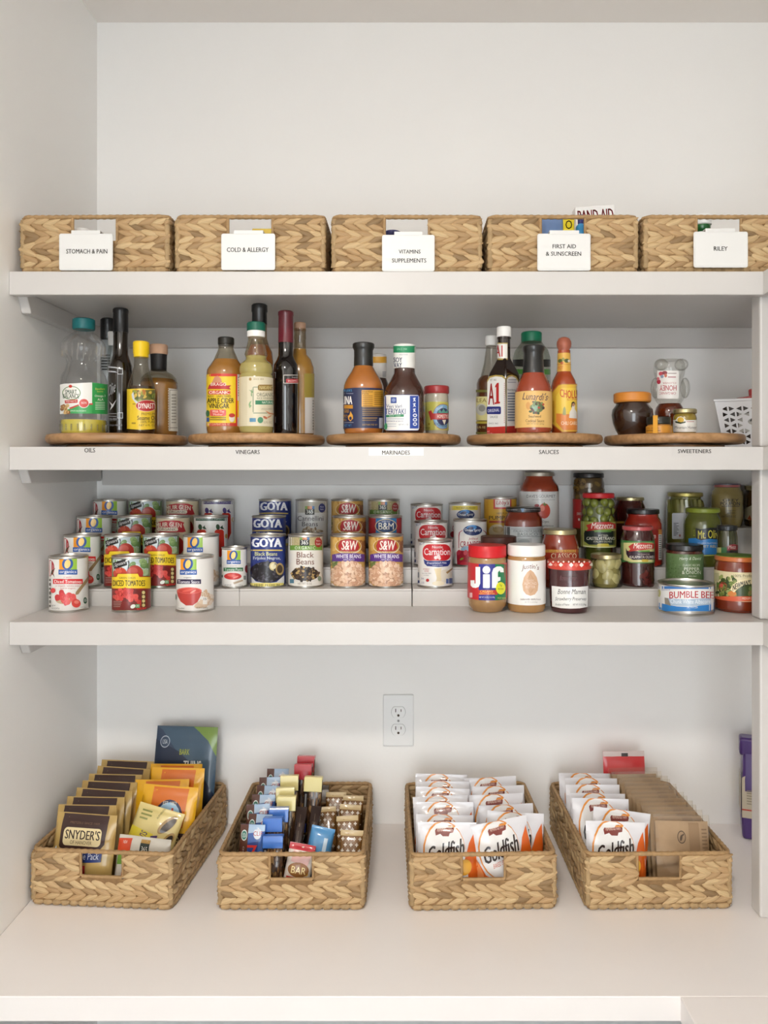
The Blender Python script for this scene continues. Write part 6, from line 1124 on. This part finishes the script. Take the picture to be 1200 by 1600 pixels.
# ---- baskets 3 and 4: white cracker bags
WHF = mat('dddce0', .3, coat=.5, bump=.25, bscale=45, name='film_print')
gf_art = [('p', [(0, 72), (6, 62), (16, 80), (40, 92), (70, 82), (86, 40), (96, 26), (100, 60), (100, 100), (0, 100)], 'd9621c'), ('p', [(0, 70), (4, 58), (12, 78), (10, 100), (0, 100)], 'e8935a'),
  ('e', 44, 50, 36, 38, 'd98a34', -6), ('e', 45, 50.5, 34.5, 36.5, 'e6e4e2', -6), ('p', [(56, 74), (70, 58), (82, 66), (84, 86), (60, 92)], 'e6e4e2'),
  ('p', [(29, 24), (33, 20), (56, 18), (62, 20), (60, 26), (54, 27), (52, 31), (42, 31), (38, 28), (30, 30)], '7a2c22'), ('t', 'PEPPERIDGE FARM', 33, 21, 58, 24.5, 'e8c8b8', {'sk': -2}),
  ('t', 'Goldfish', 16, 38, 78, 60, '2e1d18', {'sk': -12, 'b': .02, 'sh': .12}), ('t', 'BAKED SNACK', 30, 63, 60, 69, 'c8643c', {'sk': -6}), ('e', 66, 70, 9, 9, '2a201c', -20), ('e', 78, 70, 12, 10, 'e0a42c', -15), ('e', 60, 84, 10, 8, 'e0b040', -20), ('e', 72, 92, 9, 6, 'd89a2c', 15), ('e', 82, 88, 8, 6, 'e4b44c', 20),
  ('r', 8, 94, 26, 99, '8a3a20'), ('q', 74, 94, 82, 99, 1, 'efece8'), ('q', 84, 94, 92, 99, 1, 'efece8')]
gf_art = shift_art(gf_art, -14)
gf = pouch('cracker_bag', 'x', 'packet', .116, .142, .024, WHF, gf_art, seed=21, group='white cracker bags', wr=.0030)
gf2 = pouch('cracker_bag', 'x', 'packet', .116, .142, .026, WHF, gf_art, seed=27, group='white cracker bags', wr=.0034)
b2, rz2 = basis(BB[2]); b3, rz3 = basis(BB[3])
spots = [(-.066, .027, -11, 0, 1.0), (-.071, .066, -11, 2, .985), (-.062, .098, -12, -1, 1.06), (-.066, .132, -12, -2, 1.05), (-.068, .164, -11, 1, 1.08), (-.060, .198, -11, 0, 1.08), (-.065, .232, -10, 1, 1.1)]
for i, (x, y, ln, ro, s) in enumerate(spots):
    stand(gf, i == 0, i, b2, rz2, x, y, ln, ro, ('white cracker bag with orange ring, left front of the all-white basket' if i == 0 else 'white cracker bag in the left row of the all-white basket, %s from the front' % ORD[i]), s, yaw=(0, 3, -2, 2, -3, 1, 0)[i])
spots = [(.054, .036, -8, -7, 1.02), (.066, .064, -11, 4, 1.0), (.064, .098, -12, 0, 1.02), (.050, .132, -12, -1, 1.07), (.056, .172, -11, 1, 1.08), (.050, .212, -11, -2, 1.1)]
for i, (x, y, ln, ro, s) in enumerate(spots):
    stand(gf2, i == 0, i, b2, rz2, x, y, ln, ro, ('white cracker bag tilted askew, right front of the all-white basket' if i == 0 else 'white cracker bag in the right row of the all-white basket, %s from the front' % ORD[i]), s, yaw=(3, -3, 2, 0, 2, -2)[i])
spots = [(-.074, .032, -8, 1, 1.0), (-.066, .062, -10, 8, 1.06), (-.086, .102, -12, 0, 1.09), (-.083, .140, -11, 1, 1.06), (-.080, .178, -11, -1, 1.08), (-.078, .215, -10, 1, 1.08), (-.082, .250, -10, 0, 1.06)]
for i, (x, y, ln, ro, s) in enumerate(spots):
    x = max(x, -.074) if i < 2 else x + .006
    stand(gf, False, i, b3, rz3, x, y, ln, ro, ('white cracker bag at the front of the basket with brown packs' if i == 0 else 'white cracker bag beside the brown packs, %s from the front' % ORD[i]), s, yaw=(0, 2, -2, 1, -1, 2, 0)[i])
# brown paper packs in clear wrappers
def wrapper(o):
    w, h = .112, .146
    V = [(-w/2, -.0042, .004), (w/2, -.0042, .004), (w/2, -.001, h), (-w/2, -.001, h), (-w/2, .0042, .004), (w/2, .0042, .004), (w/2, .001, h), (-w/2, .001, h)]
    MB().add(V, [(0,1,2,3),(7,6,5,4),(1,5,6,2),(4,0,3,7)], glass_thin('faf8f4', .8, .02)).build('clear_wrapper', o, ang=0)
kp = pouch('paper_pack', 'x', 'packet', .106, .134, .0075, mat('ae9272', .6, vary=.08, vscale=40, bump=.15, bscale=90, name='kraft_paper'),
  [('e', 48, 22, 8, 9, '5a4a3c'), ('e', 48, 22, 6.6, 7.6, 'a58a6c'), ('e', 47, 23, 2.2, 4.6, '5a4a3c', 20), ('e', 50.5, 19, 1.2, 2.6, '5a4a3c', 50), ('r', 62, 2, 82, 98, '9a7e60'), ('t', 'BARS & COOKIES', 52, 40, 56, 78, '6a5844', {'rot': 0}), ('t', 'BANK', 40, 68, 52, 84, '4a3c30', {'rot': -80}), ('t', 'SNACK', 46, 74, 66, 80, '5a4a3c', {'rot': -80})] + [('r', 86, 10 + i*5, 96, 12 + i*5, '8a7056') for i in range(12)], seal=.03, wr=.0006, seed=33, group='brown paper packs', extra=wrapper, maker=lambda c: mat(c, .6))
for i in range(12):
    stand(kp, i == 0, i, b3, rz3, .066 - .0028 * i, .045 + i * .0175, -13, (1, 0, -1, 1, 0, 0, -1, 1, 0, 1, -1, 0)[i], ('brown paper pack at the front of the rightmost basket' if i == 0 else 'brown paper pack in clear wrap, %s from the front' % ORD[i]), 1 + .012 * i, yaw=rg.uniform(-2, 2))
rp = pouch('red_pack', 'red packet in clear wrap behind the white cracker bags of the rightmost basket', 'packet', .096, .192, .012, mat('bd2a2c', .3, coat=.5, name='film_print'), [('r', 0, 0, 100, 6, 'c8b8b4'), ('r', 44, 2, 60, 6, '2a2626'), ('r', 8, 24, 26, 60, 'a82024'), ('r', 60, 30, 92, 50, 'd88a80')], seed=35)
stand(rp, True, 0, b3, rz3, .020, .272, -8)
# ---- basket 2: bars
b1, rz1 = basis(BB[1])
zb_ = pouch('snack_bar', 'x', 'bar', .050, .132, .014, foil('3f63a8'),
  [('r', 0, 0, 34, 100, '5a3428'), ('e', 18, 15, 13, 7.5, 'd8e0dc'), ('e', 18, 15, 11, 6, '3f7a6c'), ('t', 'USDA', 10, 12, 27, 18, 'e4ece8'), ('p', [(34, 0), (100, 0), (100, 9), (34, 12)], 'a8c0da'), ('e', 72, 12, 16, 8, 'd8dce4'), ('t', 'CLIF', 56, 9, 92, 15, 'b02a34', {'b': .01}), ('p', [(34, 26), (78, 22), (74, 38), (40, 42)], '2a3f80'), ('t', 'Z', 32, 28, 74, 54, 'd8342c', {'b': .02}), ('t', 'BAR', 44, 62, 96, 82, '14203f', {'rot': 86, 'b': .02}), ('p', [(34, 60), (60, 48), (100, 56), (100, 100), (34, 100)], '3f90cc'), ('t', 'BAR', 40, 66, 98, 84, '16244a', {'rot': 86, 'b': .02}), ('t', 'CHOCOLATE CHIP', -6, 52, 44, 58, 'd8c8bc', {'rot': 90})], seed=41, group='blue and brown kids snack bars', nx=12)
for i in range(7):
    stand(zb_, i == 0, i, b1, rz1, -.087 + (0, .006, .004, .001, .004, .008, .014)[i], .038 + i * .037, -13, (0, 1, -2, 1, 0, -1, 0)[i], ('blue and brown snack bar with red Z, nearest the front' if i == 0 else 'blue and brown snack bar in the left row, %s from the front' % ORD[i]), 1 + .03 * i, yaw=rg.uniform(-4, 4))
def nut_bar(cap, lab, grp, seed):
    def flap(o):
        MB().box((-.020, -.0105, .116), (.020, .009, .1215), foil(cap)).box((-.020, -.0122, .098), (.020, -.0104, .1205), foil(cap)).build('folded_end', o, ang=0, bevel=.0012)
    return pouch('nut_bar', lab, 'bar', .040, .120, .016, mat('4a3322', .25, coat=.8, vary=.3, vscale=120, name='film_print'),
        [('d', 60, 24, 12, 98, 98, 8, 4, ['6b4a2c', '3a2618', '84603a', '2e1d12', '553a24', '9a7648'], seed), ('r', 2, 18, 24, 98, '1b1a1c'), ('t', 'KIND', -8, 76, 36, 88, 'f0f0ee', {'rot': -90, 'b': .012}), ('r', 7, 22, 17, 58, '9a9a9c'), ('r', 2, 60, 24, 72, '3a58b8'), ('p', [(50, 84), (72, 76), (80, 98), (50, 98)], '7a8a3a'), ('p', [(72, 80), (96, 84), (96, 98), (78, 98)], 'c8742c')], seed=seed, group=grp, extra=flap, nx=12)
nb_b = nut_bar('3f74c8', 'x', 'nut bars with folded ends', 51); nb_y = nut_bar('e0d28c', 'x', 'nut bars with folded ends', 52); nb_r = nut_bar('b3202c', 'x', 'nut bars with folded ends', 53)
for j, (src, first, x, y, s, l) in enumerate(((nb_b, True, -.042, .032, .95, 'dark nut bar with black side strip standing in the handle opening'), (nb_b, False, -.045, .062, 1.12, 'nut bar with blue folded end, in front'), (nb_b, False, -.043, .096, 1.16, 'nut bar with blue folded end, behind another blue one'),
        (nb_y, True, -.034, .134, 1.22, 'nut bar with pale yellow folded end, front one of four'), (nb_y, False, -.036, .166, 1.26, 'nut bar with pale yellow folded end, second of four'), (nb_y, False, -.036, .206, 1.34, 'nut bar with pale yellow folded end, rear left of four'), (nb_y, False, .010, .206, 1.32, 'nut bar with pale yellow folded end, rear right of four'),
        (nb_r, True, -.010, .246, 1.42, 'nut bar with red folded end, front one of two'), (nb_r, False, -.014, .275, 1.48, 'nut bar with red folded end, rearmost of two'))):
    stand(src, first, j, b1, rz1, x, y, -12, (0, -2, 1, 1, -1, 0, 2, -1, 1)[j], l, s, yaw=rg.uniform(-4, 4))
ms = pouch('meat_stick', 'x', 'bar', .022, .168, .012, mat('2b1a16', .25, coat=.9, name='film_print'), [('r', 30, 20, 70, 80, '3f2a22'), ('t', 'BEEF', 10, 46, 90, 54, '8a7a6a', {'rot': -90})], seed=57, group='dark meat sticks', nx=10)
for i, (x, y, ln, ro, l) in enumerate(((-.008, .045, -42, 4, 'dark slim meat stick lying back, left of two'), (.018, .050, -42, 6, 'dark slim meat stick lying back, right of two'))):
    stand(ms, i == 0, i, b1, rz1, x, y, ln, ro, l)
pl_els = [('r', 0, 0, 100, 9, 'c9b183'), ('r', 0, 91, 100, 100, 'c9b183')]
for r_ in range(9):
    for c_ in range(4):
        x = 12 + c_ * 25 + (12 if r_ % 2 else 0); y = 14 + r_ * 9.2
        if x < 97: pl_els += [('r', x - 7, y - 1, x + 7, y + 1, 'e8e0d4'), ('r', x - 2, y - 3.2, x + 2, y + 3.2, 'e8e0d4')]
pb = pouch('nut_bar', 'x', 'bar', .046, .115, .014, foil('80592c'), pl_els, seed=61, group='brown bars with white plus signs', nx=12)
for i, (x, y, ln, ro, z, l) in enumerate(((.108, .040, -24, 2, .010, 'brown bar with white plus signs, nearest the front at the right'), (.103, .092, -26, -3, .016, 'brown bar with white plus signs, second at the right'), (.094, .142, -28, 4, .018, 'brown bar with white plus signs, third at the right'), (.052, .150, -30, -4, .010, 'brown bar with white plus signs, standing left of the others'), (.100, .196, -26, 2, .014, 'brown bar with white plus signs, fourth at the right'), (.064, .215, -24, 0, .014, 'brown bar with white plus signs, rearmost near the back wall'))):
    stand(pb, i == 0, i, b1, rz1, x, y, ln, ro, l, z=z)
bb_ = pouch('snack_bar', 'glossy plain blue bar propped behind the handle opening', 'bar', .048, .092, .02, foil('4f90c4'), [('r', 62, 20, 78, 52, 'c8dcec'), ('r', 0, 86, 100, 100, '35648f')], seed=65, nx=12)
stand(bb_, True, 0, b1, rz1, .036, .058, -18, 12, z=.036)
gb = pouch('granola_pack', 'small red and white granola pack in front of the nut bars', 'packet', .052, .095, .02, foil('dcd0c4'), [('r', 0, 0, 100, 12, 'c02c38'), ('p', [(20, 12), (90, 18), (80, 40), (16, 34)], 'd8a8a0'), ('t', 'BOB', 24, 40, 90, 58, 'd8a83a', {'b': .02}), ('e', 50, 48, 40, 14, '8a5a2c'), ('t', 'BAR', 24, 42, 80, 55, 'f0dca0', {'b': .012}), ('r', 10, 62, 60, 70, 'b8302c'), ('d', 26, 8, 70, 92, 98, 10, 6, ['8a5a2c', 'b08040', '6a4220'], 4)], seed=67, nx=12)
stand(gb, True, 0, b1, rz1, .001, .026, -16, 10, z=.014)
# ---- purple bag at the right
pbx = at(1195, 1300, 1.775)
fb = thing('flour_bag', 'purple and cream folded-top bag on the counter at the far right', 'bag', (pbx.x + .012, 1.775, ZK), -.35)
PUR = mat('43296a', .35, coat=.4, bump=.3, bscale=30, name='film_print'); CRM = mat('b5ab98', .5, bump=.2, bscale=40)
MB().add([(-.06,-.035,0),(.06,-.035,0),(.06,.035,0),(-.06,.035,0),(-.063,-.04,.05),(.063,-.04,.05),(.063,.04,.05),(-.063,.04,.05),(-.06,-.036,.16),(.06,-.036,.16),(.06,.036,.16),(-.06,.036,.16),(-.058,-.012,.215),(.058,-.012,.215),(.058,.012,.215),(-.058,.012,.215)],
   [(3,2,1,0)] + [(a+i, a+(i+1)%4, a+4+(i+1)%4, a+4+i) for a in (0, 4, 8) for i in range(4)] + [(12,13,14,15)], PUR).build('bag_body', fb, ang=50, bevel=.006)
MB().box((-.066, -.022, .186), (.062, .016, .228), PUR).build('folded_top', fb, ang=30, bevel=.006)
_m = MB()
print_on(_m, [('r', 0, .36, 1, .80, 'b5ab98'), ('e', .3, .36, .3, .05, 'b5ab98'), ('r', 0, .70, 1, .715, 'b0392c'), ('e', .25, .40, .16, .03, '8a8274')] + [('r', .08, .48 + i*.03, .9, .488 + i*.03, '7a7264') for i in range(6)], lambda x, y, li: Vector((-.062 + .124*x, -.0405 - li + (.0045 if y < .45 else 0), .20*(1 - y) + .012)), 0)
print_on(_m, [('r', 0, .36, 1, .80, 'b5ab98'), ('r', 0, .70, 1, .715, 'b0392c')] + [('r', .08, .48 + i*.03, .9, .488 + i*.03, '7a7264') for i in range(6)], lambda x, y, li: Vector((-.0635 - li, .036 - .072*x, .20*(1 - y) + .012)), 0)
_m.build('bag_print', fb)
# jar with a green ring in the rightmost upper basket
vessel('ointment_jar', 'jar with white lid and green ring in the rightmost upper basket', 'jar', VT3, 889, 1.50, ZIN, [('jar_body', mat('dfe4e2', .2, coat=.5), [(30, 190), (36, 200), (40, 240), (40, None)]), ('lid', mat('ecefee', .3), [(44, 114), (48, 120), (48, 156), (44, 160)]), ('ring', mat('1f6a34', .3, coat=.5), [(42, 156), (42, 176), (34, 188), (32, 192)])], [])
bg = pouch('blue_bag', 'blue plastic bag bulging in the fourth upper basket', 'bag', .050, .112, .028, mat('6a86b4', .3, coat=.5, bump=.4, bscale=60, name='film_print'), [], seed=71, wr=.003)
_p = at(861, 400, 1.485); bg.location = (_p.x, 1.485, ZIN + .0004)
